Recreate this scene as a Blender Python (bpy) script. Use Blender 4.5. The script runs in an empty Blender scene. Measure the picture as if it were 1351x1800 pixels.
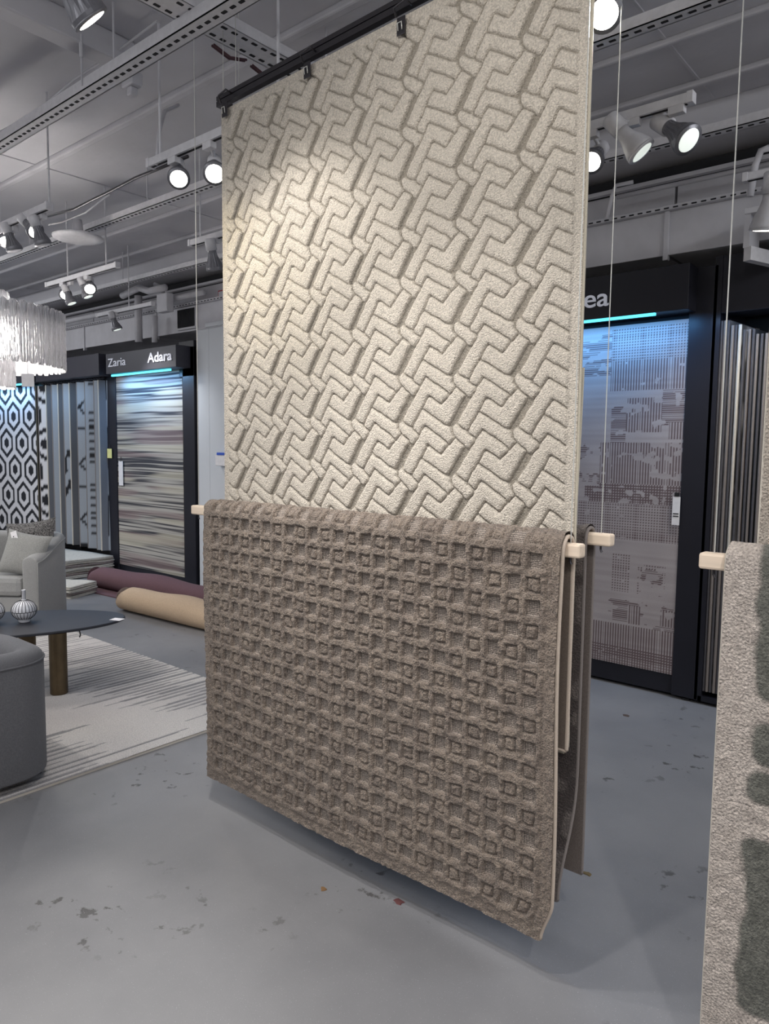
import bpy, math, random
import numpy as np
from mathutils import Vector, Matrix
random.seed(3); rng = np.random.default_rng(5)
S = bpy.context.scene
COL = S.collection
PI = math.pi

# ------------------------------------------------------------------ camera
FPX = 1282.0
yaw, pitch, roll = [math.radians(a) for a in (40.41, 5.06, .69)]
CAM = Vector((0, 0, 1.5))
fwd = Vector((-math.sin(yaw)*math.cos(pitch), math.cos(yaw)*math.cos(pitch), -math.sin(pitch)))
r0 = Vector((math.cos(yaw), math.sin(yaw), 0)); u0 = r0.cross(fwd)
rgt = r0*math.cos(roll)+u0*math.sin(roll); upv = -r0*math.sin(roll)+u0*math.cos(roll)
cd = bpy.data.cameras.new('camera'); cam = bpy.data.objects.new('camera', cd); COL.objects.link(cam)
cam.matrix_world = Matrix(((rgt.x, upv.x, -fwd.x, CAM.x), (rgt.y, upv.y, -fwd.y, CAM.y), (rgt.z, upv.z, -fwd.z, CAM.z), (0, 0, 0, 1)))
cd.sensor_fit = 'HORIZONTAL'; cd.sensor_width = 36; cd.lens = 36*FPX/1351; cd.clip_start = .02; cd.clip_end = 100
S.camera = cam

def ray(x, y): return fwd*FPX + rgt*(x-675.5) - upv*(y-900)
def at_z(x, y, z):
    d = ray(x, y); return CAM + d*((z-1.5)/d.z)
def at_y(x, y, Y):
    d = ray(x, y); return CAM + d*(Y/d.y)

# ------------------------------------------------------------------ world, lights, exposure
S.view_settings.view_transform = 'Standard'; S.view_settings.look = 'None'
S.view_settings.gamma = 1; S.view_settings.use_curve_mapping = False
S.view_settings.exposure = 0.28
w = bpy.data.worlds.new('world'); S.world = w; w.use_nodes = True
w.node_tree.nodes['Background'].inputs[0].default_value = (.98, .98, 1, 1)
w.node_tree.nodes['Background'].inputs[1].default_value = .42

def lamp_spot(loc, target, watts, deg=60, blend=.6, color=(1, .97, .93), radius=.045, name='spot_light'):
    l = bpy.data.lights.new(name, 'SPOT'); l.energy = watts; l.spot_size = math.radians(deg); l.spot_blend = blend
    l.color = color; l.shadow_soft_size = radius
    o = bpy.data.objects.new(name, l); COL.objects.link(o); o.location = loc
    o.rotation_euler = (Vector(target)-Vector(loc)).to_track_quat('-Z', 'Y').to_euler()
    return o
def lamp_area(loc, target, watts, sx, sy, color=(1, 1, 1), name='area_light'):
    l = bpy.data.lights.new(name, 'AREA'); l.shape = 'RECTANGLE'; l.size = sx; l.size_y = sy; l.energy = watts; l.color = color
    o = bpy.data.objects.new(name, l); COL.objects.link(o); o.location = loc
    o.rotation_euler = (Vector(target)-Vector(loc)).to_track_quat('-Z', 'Y').to_euler()
    return o
# unseen fill lamps added out of frame: area lamps, then two spots at left
lamp_area((.6, -.8, 3.3), (.3, .2, 0), 58, 2.4, 2.4, (.97, .98, 1))
lamp_area((-3.2, -1.6, 3.3), (-3.2, -1.2, 0), 55, 3, 1.6, (.97, .98, 1))
lamp_area((-9.5, 1.5, 3.3), (-9.5, 2.2, 0), 130, 3, 2, (.95, .97, 1))
lamp_area((1.6, 3.3, 3.3), (1.2, 3.4, 0), 70, 2, 1.2, (.95, .97, 1))
lamp_spot((-4.6, .7, 2.9), (-4.5, 2.0, 0), 75, 75, .9, (1, .97, .94))
lamp_spot((-6.6, 1.2, 2.9), (-6.3, 2.6, .3), 60, 75, .9, (1, .97, .94))
# unseen spots added in front to light the hanging rugs and the floor
lamp_spot((-3.1, .7, 2.85), (-1.8, 1.9, 1.6), 64, 66, .9, (1, .96, .9))
lamp_spot((-1.0, .6, 2.85), (-1.3, 1.9, 2.3), 26, 80, 1, (1, .96, .9))
lamp_spot((-1.2, .75, 2.85), (-1.35, 1.85, .9), 52, 66, .9, (1, .97, .94))
lamp_spot((-1.75, 1.12, 2.85), (-1.7, .95, 0), 66, 84, .8, (1, .98, .96))
lamp_spot((-3.2, 1.2, 2.85), (-2.38, 1.9, 2.2), 26, 28, 1, (1, .84, .42))
lamp_spot((.6, .3, 2.85), (-.1, 1.75, .9), 60, 60, .9, (1, .97, .94))
lamp_spot((-2.0, .25, 2.85), (-1.9, .4, 0), 60, 42, .5, (1, .98, .96))

# ------------------------------------------------------------------ tagging / mesh helpers
def tag(o, label=None, cat=None, group=None, kind=None):
    if label: o['label'] = label
    if cat: o['category'] = cat
    if group: o['group'] = group
    if kind: o['kind'] = kind
    return o
def empty(name, loc=(0, 0, 0), rz=0):
    o = bpy.data.objects.new(name, None); COL.objects.link(o); o.location = loc; o.rotation_euler = (0, 0, rz); o.empty_display_size = .05
    return o
def frame_of(axis):
    a = Vector(axis).normalized(); t = Vector((0, 0, 1)) if abs(a.z) < .9 else Vector((1, 0, 0))
    x = t.cross(a).normalized(); return x, a.cross(x), a
class MB:
    def __init__(s): s.v = []; s.f = []
    def add(s, vs, fs):
        n = len(s.v); s.v += [tuple(v) for v in vs]; s.f += [tuple(i+n for i in f) for f in fs]; return s
    def box(s, x0, x1, y0, y1, z0, z1):
        return s.add([(x, y, z) for z in (z0, z1) for (x, y) in ((x0, y0), (x1, y0), (x1, y1), (x0, y1))],
                     [(3, 2, 1, 0), (4, 5, 6, 7), (0, 1, 5, 4), (1, 2, 6, 5), (2, 3, 7, 6), (3, 0, 4, 7)])
    def obox(s, c, ax, ay, az):
        c = Vector(c); ax = Vector(ax); ay = Vector(ay); az = Vector(az)
        return s.add([c+ax*i+ay*j+az*k for k in (-1, 1) for (i, j) in ((-1, -1), (1, -1), (1, 1), (-1, 1))],
                     [(3, 2, 1, 0), (4, 5, 6, 7), (0, 1, 5, 4), (1, 2, 6, 5), (2, 3, 7, 6), (3, 0, 4, 7)])
    def tube(s, pts, r, n=8, caps=True):
        pts = [Vector(p) for p in pts]; vs = []; m = len(pts)
        rr = r if isinstance(r, (list, tuple)) else [r]*m
        x = None
        for i, p in enumerate(pts):
            d = (pts[min(i+1, m-1)]-pts[max(i-1, 0)]).normalized()
            if x is None: x = frame_of(d)[0]
            x = (x-d*x.dot(d)).normalized(); y = d.cross(x)
            vs += [p+(x*math.cos(2*PI*k/n)+y*math.sin(2*PI*k/n))*rr[i] for k in range(n)]
        fs = [(i*n+k, i*n+(k+1) % n, (i+1)*n+(k+1) % n, (i+1)*n+k) for i in range(m-1) for k in range(n)]
        if caps: fs += [tuple(range(n-1, -1, -1)), tuple((m-1)*n+k for k in range(n))]
        return s.add(vs, fs)
    def lathe(s, prof, n=24, o=(0, 0, 0), axis=(0, 0, 1), wob=None):
        x, y, a = frame_of(axis); o = Vector(o); vs = []
        for j, (r, h) in enumerate(prof):
            for k in range(n):
                q = r*(wob(k, j) if wob else 1)
                vs.append(o+a*h+(x*math.cos(2*PI*k/n)+y*math.sin(2*PI*k/n))*q)
        m = len(prof)
        fs = [(i*n+k, i*n+(k+1) % n, (i+1)*n+(k+1) % n, (i+1)*n+k) for i in range(m-1) for k in range(n)]
        if prof[0][0] > 1e-6: fs.append(tuple(range(n-1, -1, -1)))
        if prof[-1][0] > 1e-6: fs.append(tuple((m-1)*n+k for k in range(n)))
        return s.add(vs, fs)
    def build(s, name, mat, parent=None, smooth=False, bevel=0):
        me = bpy.data.meshes.new(name); me.from_pydata(s.v, [], s.f); me.update()
        me.materials.append(mat)
        if smooth: me.polygons.foreach_set('use_smooth', [True]*len(me.polygons))
        o = bpy.data.objects.new(name, me); COL.objects.link(o)
        if parent: o.parent = parent
        if bevel:
            b = o.modifiers.new('bevel', 'BEVEL'); b.width = bevel; b.segments = 2; b.limit_method = 'ANGLE'
        return o
def grid_obj(name, P, mat, parent=None, attrs=None, smooth=True, two=False):
    """P: (nv,nu,3) numpy grid -> mesh object; attrs {name: (nv,nu) or (nv,nu,3)}"""
    nv, nu = P.shape[:2]
    me = bpy.data.meshes.new(name)
    idx = np.arange(nv*nu).reshape(nv, nu)
    q = np.stack([idx[:-1, :-1], idx[:-1, 1:], idx[1:, 1:], idx[1:, :-1]], -1).reshape(-1, 4)
    me.vertices.add(nv*nu); me.vertices.foreach_set('co', P.astype(np.float32).ravel())
    me.loops.add(q.size); me.loops.foreach_set('vertex_index', q.ravel().astype(np.int32))
    me.polygons.add(len(q)); me.polygons.foreach_set('loop_start', (np.arange(len(q))*4).astype(np.int32))
    me.update(calc_edges=True)
    if smooth: me.polygons.foreach_set('use_smooth', np.ones(len(q), dtype=bool))
    for k, a in (attrs or {}).items():
        if a.ndim == 3:
            at = me.attributes.new(k, 'FLOAT_COLOR', 'POINT')
            at.data.foreach_set('color', np.concatenate([a, np.ones(a.shape[:2]+(1,))], -1).astype(np.float32).ravel())
        else:
            at = me.attributes.new(k, 'FLOAT', 'POINT'); at.data.foreach_set('value', a.astype(np.float32).ravel())
    me.materials.append(mat)
    o = bpy.data.objects.new(name, me); COL.objects.link(o)
    if parent: o.parent = parent
    return o

def lin(c):  # sRGB 0-255 -> linear
    return tuple(((v/255)/12.92 if v/255 <= .04045 else (((v/255)+.055)/1.055)**2.4) for v in c)
def vnoise(x, y, seed=0):
    r = np.random.default_rng(seed); T = r.random((256, 256))
    xi = np.floor(x).astype(int); yi = np.floor(y).astype(int); fx = x-xi; fy = y-yi
    fx = fx*fx*(3-2*fx); fy = fy*fy*(3-2*fy)
    g = lambda a, b: T[a % 256, b % 256]
    return (g(xi, yi)*(1-fx)+g(xi+1, yi)*fx)*(1-fy)+(g(xi, yi+1)*(1-fx)+g(xi+1, yi+1)*fx)*fy
def sstep(a, b, x):
    t = np.clip((x-a)/(b-a), 0, 1); return t*t*(3-2*t)

# ------------------------------------------------------------------ materials
def mat(name, rgb, rough=.6, metal=0, noise=None, nscale=30, bump=0, bscale=200, emit=None, estr=0, attr=None, spec=.5, sheen=0, alpha=None, trans=0, detail=4, bdist=.002, stretch=None):
    m = bpy.data.materials.new(name); m.use_nodes = True; nt = m.node_tree; b = nt.nodes['Principled BSDF']
    c = lin(rgb)+(1,)
    b.inputs['Base Color'].default_value = c; b.inputs['Roughness'].default_value = rough; b.inputs['Metallic'].default_value = metal
    b.inputs['Specular IOR Level'].default_value = spec
    if sheen: b.inputs['Sheen Weight'].default_value = sheen; b.inputs['Sheen Roughness'].default_value = .6
    if trans: b.inputs['Transmission Weight'].default_value = trans; b.inputs['IOR'].default_value = 1.45
    if alpha is not None: b.inputs['Alpha'].default_value = alpha
    if emit: b.inputs['Emission Color'].default_value = lin(emit)+(1,); b.inputs['Emission Strength'].default_value = estr
    N = nt.nodes.new; L = nt.links.new
    tc = N('ShaderNodeTexCoord'); vec = tc.outputs['Object']
    if stretch:
        mp = N('ShaderNodeMapping'); mp.inputs['Scale'].default_value = stretch; L(vec, mp.inputs[0]); vec = mp.outputs[0]
    base = None
    if attr:
        a = N('ShaderNodeAttribute'); a.attribute_name = attr; base = a.outputs['Color']
    if noise is None: noise = (.92, 1.06)
    if noise:
        n = N('ShaderNodeTexNoise'); n.inputs['Scale'].default_value = nscale; n.inputs['Detail'].default_value = detail; L(vec, n.inputs['Vector'])
        mr = N('ShaderNodeMapRange'); mr.inputs['From Min'].default_value = .3; mr.inputs['From Max'].default_value = .7
        mr.inputs['To Min'].default_value = noise[0]; mr.inputs['To Max'].default_value = noise[1]; L(n.outputs[0], mr.inputs[0])
        vm = N('ShaderNodeVectorMath'); vm.operation = 'SCALE'
        if base: L(base, vm.inputs[0])
        else: vm.inputs[0].default_value = c[:3]
        L(mr.outputs[0], vm.inputs['Scale']); base = vm.outputs[0]
    if base: L(base, b.inputs['Base Color'])
    if bump:
        n2 = N('ShaderNodeTexNoise'); n2.inputs['Scale'].default_value = bscale; n2.inputs['Detail'].default_value = 3; L(vec, n2.inputs['Vector'])
        bp = N('ShaderNodeBump'); bp.inputs['Strength'].default_value = bump; bp.inputs['Distance'].default_value = bdist
        L(n2.outputs[0], bp.inputs['Height']); L(bp.outputs[0], b.inputs['Normal'])
    m['_'] = 1
    return m

M = {}
M['white_metal'] = mat('white_painted_metal', (202, 201, 205), .45)
M['grey_paint'] = mat('grey_painted_concrete', (196, 195, 200), .85, noise=(.86, 1.08), nscale=1.3, bump=.5, bscale=9, bdist=.006, detail=8)
M['grey_metal'] = mat('grey_painted_metal', (194, 193, 198), .55, noise=(.9, 1.05), nscale=6)
M['dark_slot'] = mat('dark_slot', (30, 30, 34), .9)
M['black_frame'] = mat('black_laminate', (33, 33, 41), .42, noise=(.9, 1.1), nscale=4, spec=.3)
M['black'] = mat('black_plastic', (20, 20, 22), .5)
M['header'] = mat('charcoal_header', (58, 58, 68), .45, noise=(.95, 1.05), nscale=3)
M['letter'] = mat('white_letter', (225, 228, 240), .4, emit=(225, 228, 240), estr=.12)
M['led'] = mat('led_strip', (120, 235, 255), .4, emit=(95, 225, 250), estr=1.15, noise=False)
M['lens'] = mat('lamp_lens', (255, 255, 255), .3, emit=(255, 252, 240), estr=9, noise=False)
M['lens_dim'] = mat('lamp_lens_dim', (255, 255, 255), .3, emit=(215, 225, 215), estr=.7, noise=False)
M['lamp_body'] = mat('grey_lamp_body', (120, 120, 126), .35, metal=.35)
M['wood'] = mat('pale_pine_wood', (226, 207, 186), .6, noise=(.86, 1.06), nscale=60, stretch=(.04, 1, 1), bump=.2, bscale=120, bdist=.0005)
M['wire'] = mat('steel_cable', (205, 205, 200), .35, metal=.4)
M['wall_white'] = mat('white_wall_paint', (205, 208, 212), .8, noise=(.97, 1.02), nscale=2)
M['steel'] = mat('dark_steel', (72, 70, 74), .3, metal=.7)
M['chair_far'] = mat('heather_grey_fabric', (150, 150, 149), .95, noise=(.78, 1.18), nscale=260, bump=.5, bscale=500, bdist=.001, sheen=.2)
M['chair_near'] = mat('charcoal_grey_fabric', (102, 102, 106), .95, noise=(.8, 1.2), nscale=260, bump=.6, bscale=500, bdist=.001, sheen=.2)
M['pillow'] = mat('grey_linen', (152, 152, 149), .95, noise=(.8, 1.15), nscale=150, bump=.4, bscale=400, bdist=.001)
M['boucle'] = mat('black_white_boucle', (95, 93, 92), .95, noise=(.05, 2.2), nscale=110, bump=.6, bscale=200, detail=1)
M['table'] = mat('blackened_metal_top', (36, 38, 47), .5, noise=(.85, 1.15), nscale=5, spec=.6)
M['brass'] = mat('aged_brass', (104, 90, 70), .42, metal=.85, noise=(.8, 1.1), nscale=14)
M['paper'] = mat('white_paper', (232, 230, 232), .7)
M['ink'] = mat('black_ink', (35, 35, 38), .7)
M['yellow_paper'] = mat('yellow_paper', (222, 222, 150), .7)
M['ceramic'] = mat('white_ceramic', (225, 225, 230), .25)
M['glass_strip'] = mat('textured_glass', (238, 236, 240), .12, noise=(.72, 1.12), nscale=85, bump=1, bscale=110, bdist=.02, trans=.12, stretch=(1, 1, .16))
M['plum'] = mat('plum_rug_backing', (102, 74, 80), .95, noise=(.85, 1.1), nscale=160, bump=.4, bscale=300)
M['tan'] = mat('tan_rug_backing', (190, 166, 140), .95, noise=(.86, 1.1), nscale=150, bump=.4, bscale=300)
M['cream_felt'] = mat('cream_folded_rug', (205, 200, 190), .95, noise=(.85, 1.05), nscale=40, bump=.5, bscale=200)
M['taupe_felt'] = mat('taupe_folded_rug', (138, 126, 122), .95, noise=(.8, 1.1), nscale=60)
M['cord_beige'] = mat('cream_binding_cord', (196, 187, 168), .9, noise=(.85, 1.1), nscale=400)
M['cord_brown'] = mat('taupe_binding_cord', (198, 182, 166), .9, noise=(.85, 1.1), nscale=400)
M['cord_grey'] = mat('grey_binding_cord', (128, 120, 116), .9, noise=(.85, 1.1), nscale=400)
M['cord_dark'] = mat('dark_binding_cord', (78, 76, 80), .9)
M['cord_ecru'] = mat('ecru_binding_cord', (200, 192, 180), .9, noise=(.85, 1.1), nscale=400)
M['backing_beige'] = mat('cream_woven_backing', (178, 168, 148), .95, noise=(.8, 1.1), nscale=300, bump=.4, bscale=300)
M['backing_brown'] = mat('brown_woven_backing', (112, 100, 90), .95, noise=(.75, 1.15), nscale=300, bump=.5, bscale=300)
M['backing_grey'] = mat('grey_brown_woven_backing', (118, 108, 102), .95, noise=(.7, 1.2), nscale=330, bump=.8, bscale=330)
M['pile'] = mat('tufted_pile', (200, 200, 200), .95, attr='Col', noise=(.72, 1.2), nscale=210, bump=1, bscale=230, bdist=.009, sheen=.15, detail=2)
M['shag'] = mat('dense_cut_pile', (200, 200, 200), .95, attr='Col', noise=(.62, 1.28), nscale=190, bump=1, bscale=180, bdist=.012, sheen=.15, detail=2)
M['print'] = mat('flat_woven_print', (200, 200, 200), .9, attr='Col', noise=(.93, 1.05), nscale=200, bump=.2, bscale=300)
M['cable_red'] = mat('dark_red_cable', (70, 38, 46), .6)
M['red'] = mat('red_sign_plastic', (170, 40, 48), .5)
M['blue'] = mat('blue_plastic', (50, 90, 200), .5)

# concrete floor
def floor_mat():
    m = bpy.data.materials.new('polished_concrete'); m.use_nodes = True; nt = m.node_tree; b = nt.nodes['Principled BSDF']
    N = nt.nodes.new; L = nt.links.new; tc = N('ShaderNodeTexCoord')
    def noise(sc, det, rough=.5, w=0):
        n = N('ShaderNodeTexNoise'); n.inputs['Scale'].default_value = sc; n.inputs['Detail'].default_value = det; n.inputs['Roughness'].default_value = rough
        mp = N('ShaderNodeMapping'); mp.inputs['Location'].default_value = (w, w*2, 0); L(tc.outputs['Object'], mp.inputs[0]); L(mp.outputs[0], n.inputs['Vector']); return n.outputs[0]
    def ramp(src, stops):
        r = N('ShaderNodeValToRGB'); el = r.color_ramp.elements
        el[0].position = stops[0][0]; el[0].color = stops[0][1]; el[1].position = stops[1][0]; el[1].color = stops[1][1]
        L(src, r.inputs[0]); return r.outputs[0]
    c = ramp(noise(.9, 7, .55), ((.3, lin((112, 112, 115))+(1,)), (.72, lin((142, 141, 142))+(1,))))
    def mix(fac, a, col, mode='MIX'):
        x = N('ShaderNodeMix'); x.data_type = 'RGBA'; x.blend_type = mode; L(fac, x.inputs[0]); L(a, x.inputs[6])
        if isinstance(col, tuple): x.inputs[7].default_value = col
        else: L(col, x.inputs[7])
        return x.outputs[2]
    W = (1, 1, 1, 1); K = (0, 0, 0, 1)
    # dark rubbed-off sealer patches
    st = N('ShaderNodeMath'); st.operation = 'MULTIPLY'
    L(ramp(noise(13, 5, .6, 3.1), ((.60, K), (.64, W))), st.inputs[0]); L(ramp(noise(1.6, 2, .5, 7.7), ((.56, K), (.66, W))), st.inputs[1])
    c = mix(st.outputs[0], c, lin((82, 80, 80))+(1,))
    sp = ramp(noise(330, 1, .5, 1.3), ((.70, K), (.76, W)))
    c = mix(sp, c, lin((172, 172, 174))+(1,))
    L(c, b.inputs['Base Color'])
    r = N('ShaderNodeMapRange'); r.inputs['To Min'].default_value = .36; r.inputs['To Max'].default_value = .6; L(noise(2.2, 5), r.inputs[0]); L(r.outputs[0], b.inputs['Roughness'])
    b.inputs['Specular IOR Level'].default_value = .35
    bp = N('ShaderNodeBump'); bp.inputs['Strength'].default_value = .12; bp.inputs['Distance'].default_value = .002; L(noise(240, 2), bp.inputs['Height']); L(bp.outputs[0], b.inputs['Normal'])
    return m
M['floor'] = floor_mat()
def shag_weave():
    m = mat('tufted_pile_with_woven_ground', (200, 200, 200), .95, attr='Col', noise=(.58, 1.34), nscale=200, bump=1, bscale=200, bdist=.012, sheen=.15, detail=3)
    nt = m.node_tree; N = nt.nodes.new; L = nt.links.new; b = nt.nodes['Principled BSDF']
    src = b.inputs['Base Color'].links[0].from_socket
    tc = N('ShaderNodeTexCoord'); mp = N('ShaderNodeMapping'); mp.inputs['Rotation'].default_value = (0, PI/4, 0); L(tc.outputs['Object'], mp.inputs[0])
    sx = N('ShaderNodeSeparateXYZ'); L(mp.outputs[0], sx.inputs[0])
    def mth(op, a, b_=None):
        x = N('ShaderNodeMath'); x.operation = op
        for i, v in enumerate((a, b_)):
            if v is None: continue
            if isinstance(v, (int, float)): x.inputs[i].default_value = v
            else: L(v, x.inputs[i])
        return x.outputs[0]
    f = 2*PI/.0072
    w_ = mth('MULTIPLY', mth('SINE', mth('MULTIPLY', sx.outputs['X'], f)), mth('SINE', mth('MULTIPLY', sx.outputs['Z'], f)))
    mr = N('ShaderNodeMapRange'); mr.inputs['From Min'].default_value = -.25; mr.inputs['From Max'].default_value = .25; mr.inputs['To Min'].default_value = .42; mr.inputs['To Max'].default_value = 1.9; L(w_, mr.inputs[0])
    at = N('ShaderNodeAttribute'); at.attribute_name = 'weave'
    mx = N('ShaderNodeMix'); mx.data_type = 'FLOAT'; mx.inputs[2].default_value = 1; L(at.outputs['Fac'], mx.inputs[0]); L(mr.outputs[0], mx.inputs[3])
    vm = N('ShaderNodeVectorMath'); vm.operation = 'SCALE'; L(src, vm.inputs[0]); L(mx.outputs[0], vm.inputs['Scale']); L(vm.outputs[0], b.inputs['Base Color'])
    return m
M['shag_weave'] = shag_weave()

# ------------------------------------------------------------------ room shell
ZC = 3.42
def struct(name, mb, m, **k): return tag(mb.build(name, m, **k), kind='structure')
struct('floor', MB().box(-18, 6, -5, 5.2, -.1, 0), M['floor'])
struct('ceiling', MB().box(-18, 6, -5, 5.2, ZC, ZC+.1), M['grey_paint'])
struct('wall_back', MB().box(-18, 6, 5.02, 5.2, 0, ZC), M['grey_paint'])
struct('wall_left', MB().box(-18.1, -18, -5, 5.2, 0, ZC), M['grey_paint'])

# slab joints: shallow ribs pressed proud of the slab (formwork seams)
n = 1
for X in (-9.4, -5.25, -2.9, -1.35, .4):
    struct('trim_%d' % n, MB().box(X-.006, X+.006, 1.0 if X > -5 else -2, 4.3, ZC-.008, ZC+.002), M['grey_metal']); n += 1
# shallow beam haunches parallel with the wall
for Y, wd, h in ((2.42, .05, .035), (3.58, .035, .03), (4.07, .045, .03), (1.15, .04, .03)):
    struct('trim_%d' % n, MB().box(-14, 3, Y-wd/2, Y+wd/2, ZC-h, ZC+.002), M['grey_metal'], bevel=.01); n += 1
# ceiling beam top left running across
a = at_z(0, 22, 3.3); b_ = at_z(195, 112, 3.3); d = (b_-a).normalized()
m_ = MB(); side = Vector((d.y, -d.x, 0))*.055
m_.obox((a-d*.6+b_+d*.1)/2+Vector((0, 0, .06)), ((b_-a)+d*.7)/2, side, (0, 0, .06))
struct('trim_%d' % n, m_, M['grey_paint'], bevel=.01); n += 1

# bulkhead over the rug displays
blk = empty('ceiling_bulkhead', (0, 4.44, 2.65)); tag(blk, kind='structure')
blk['label'] = 'grey painted bulkhead box above the dark rug displays on the far wall'
def bl(name, x0, x1, y0, y1, z0, z1, m=M['grey_metal'], bev=.003):
    return MB().box(x0, x1, y0-4.44, y1-4.44, z0-2.65, z1-2.65).build(name, m, blk, bevel=bev)
xs = [-14, -12.2, -10.4, -8.55, -7.0, -5.3, -3.7, -1.62, .2, 2.2, 4]
for i in range(len(xs)-1):
    bl('panel', xs[i]+.012, xs[i+1]-.012, 4.44, 5.02, 2.65, 2.9)
    bl('panel', xs[i]+.008, xs[i+1]-.008, 4.56, 5.02, 2.93, 3.1)
for x in xs[1:-1]:
    bl('joint_cover', x-.015, x+.015, 4.425, 4.46, 2.62, 2.92)
bl('ledge', -14, 4, 4.40, 5.0, 2.9, 2.925)
bl('upper_rail', -14, 4, 4.50, 4.54, 3.1, 3.125)
bl('gap', -14, 4, 4.62, 5.0, 3.1, 3.22, M['dark_slot'])  # dark box filling the gap, standing in for its shadow
bl('upper_beam', -14, 4, 4.34, 5.0, 3.24, ZC, M['grey_paint'])
mb = MB()
for i in range(260): mb.box(-10+i*.052, -10+i*.052+.028, -.045, -.035, .255, .262)
tag(mb.build('slot', M['dark_slot'], blk), kind='stuff')
# conduits along the bulkhead
def pipe(pts, r, label, m=M['grey_metal'], name='conduit_pipe', group='thin conduits and pipes under the ceiling', n=8):
    pts = [Vector(p) for p in pts]; o = pts[0].copy(); mb = MB().tube([p-o for p in pts], r, n)
    ob = mb.build(name, m, smooth=True); ob.location = o; return tag(ob, label, 'pipe', group)
pipe([(-14, 4.36, 2.98), (-6.05, 4.36, 2.98)], .028, 'thick grey pipe with a round end running along the bulkhead at left', n=12)
pipe([(-1.9, 4.36, 3.02), (3, 4.36, 3.02)], .014, 'thin conduit running along the bulkhead above the right display')
pipe([at_y(243, 520, 4.3), at_y(243, 560, 4.3), at_y(244, 601, 4.3)], .04, 'thick vertical pipe dropping in front of the bulkhead above the stripe rug display', n=12)
pipe([at_y(272, 555, 4.33), at_y(272, 602, 4.33)], .03, 'short vertical pipe to the right of the thick vertical pipe', n=12)
p1, p2 = at_y(215, 520, 4.2), at_y(290, 505, 4.2)
pipe([p1, at_y(235, 510, 4.2), at_y(245, 506, 4.2), at_y(262, 512, 4.2), p2], .035, 'curved pipe elbow joining the vertical pipe near the stripe rug display', n=10)
pipe([at_y(272, 500, 4.25), at_y(284, 506, 4.25), at_y(288, 522, 4.25), at_y(287, 545, 4.25)], .022, 'bent conduit dropping to a junction box by the vertical pipes', n=8)
jb = MB().box(-.09, .09, -.04, .04, -.09, .09).build('junction_box', M['grey_metal'], bevel=.006); jb.location = at_y(290, 533, 4.25); tag(jb, 'grey junction box right of the vertical pipes on the bulkhead', 'electrical box')
# flexible conduits
pipe([at_z(313, 185, 3.3), at_z(290, 195, 3.2), at_z(279, 235, 3.0), at_z(275, 288, 2.8)], .009, 'flexible conduit dropping to the left end of the near track')
pipe([at_y(1351, 260, 4.2), at_y(1337, 265, 4.2), at_y(1327, 290, 4.2), at_y(1318, 345, 4.2)], .018, 'curved flexible conduit at the right edge under the ceiling')
pipe([at_y(1112, 320, 4.3), at_y(1082, 326, 4.3), at_y(1075, 345, 4.3), at_y(1066, 385, 4.3)], .012, 'curved conduit on the bulkhead above the right display header')
# air return grille
gr = empty('vent_grille', (0, 4.42, 0)); tag(gr, 'grey slatted vent grille in the bulkhead beside the white column', 'vent')
gx0, gx1 = at_y(312, 560, 4.42).x, at_y(344, 560, 4.42).x
MB().box(gx0, gx1, -.005, .012, 2.67, 2.89).build('frame', M['grey_metal'], gr)
k = 14
slat = None
for i in range(k):
    x = gx0+.02+(gx1-gx0-.04)*i/(k-1)
    if slat is None: slat = MB().box(-.008, .008, -.012, -.006, 2.69, 2.87).build('slat', M['dark_slot'], gr); o = slat
    else: o = slat.copy(); COL.objects.link(o)
    o.location.x = x

# white column beside the displays
colm = empty('white_column', (-6.0, 4.45, 0)); tag(colm, kind='structure'); colm['label'] = 'white boxed column standing beside the stripe rug display'
MB().box(-.29, -.1, 0, .55, 0, 2.79).build('panel', M['wall_white'], colm, bevel=.004)
MB().box(-.1, 1.3, .0, .55, 0, 2.66).build('panel', M['wall_white'], colm, bevel=.004)
MB().box(-.12, 1.3, -.03, .55, 2.66, 2.70).build('ledge', M['wall_white'], colm, bevel=.004)
MB().box(.06, 1.2, .1, .55, 2.70, ZC).build('shaft', M['wall_white'], colm, bevel=.004)
ex = empty('exit_sign', at_y(389, 531, 4.5)); tag(ex, 'red edged white sign on the column, mostly hidden behind the cream rug', 'sign')
MB().box(-.03, .42, -.02, .03, -.11, .11).build('housing', M['red'], ex, bevel=.005)
MB().box(-.012, .4, -.026, -.018, -.095, .095).build('face', M['wall_white'], ex)
h = empty('paper_holder', at_y(389, 808, 4.42)); tag(h, 'white paper holder with a blue top edge on the white column', 'holder')
MB().box(-.06, .12, -.03, .02, -.06, .045).build('tray', M['paper'], h, bevel=.004)
MB().box(-.03, .12, -.035, .0, .045, .07).build('clip', M['blue'], h, bevel=.002)

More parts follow.
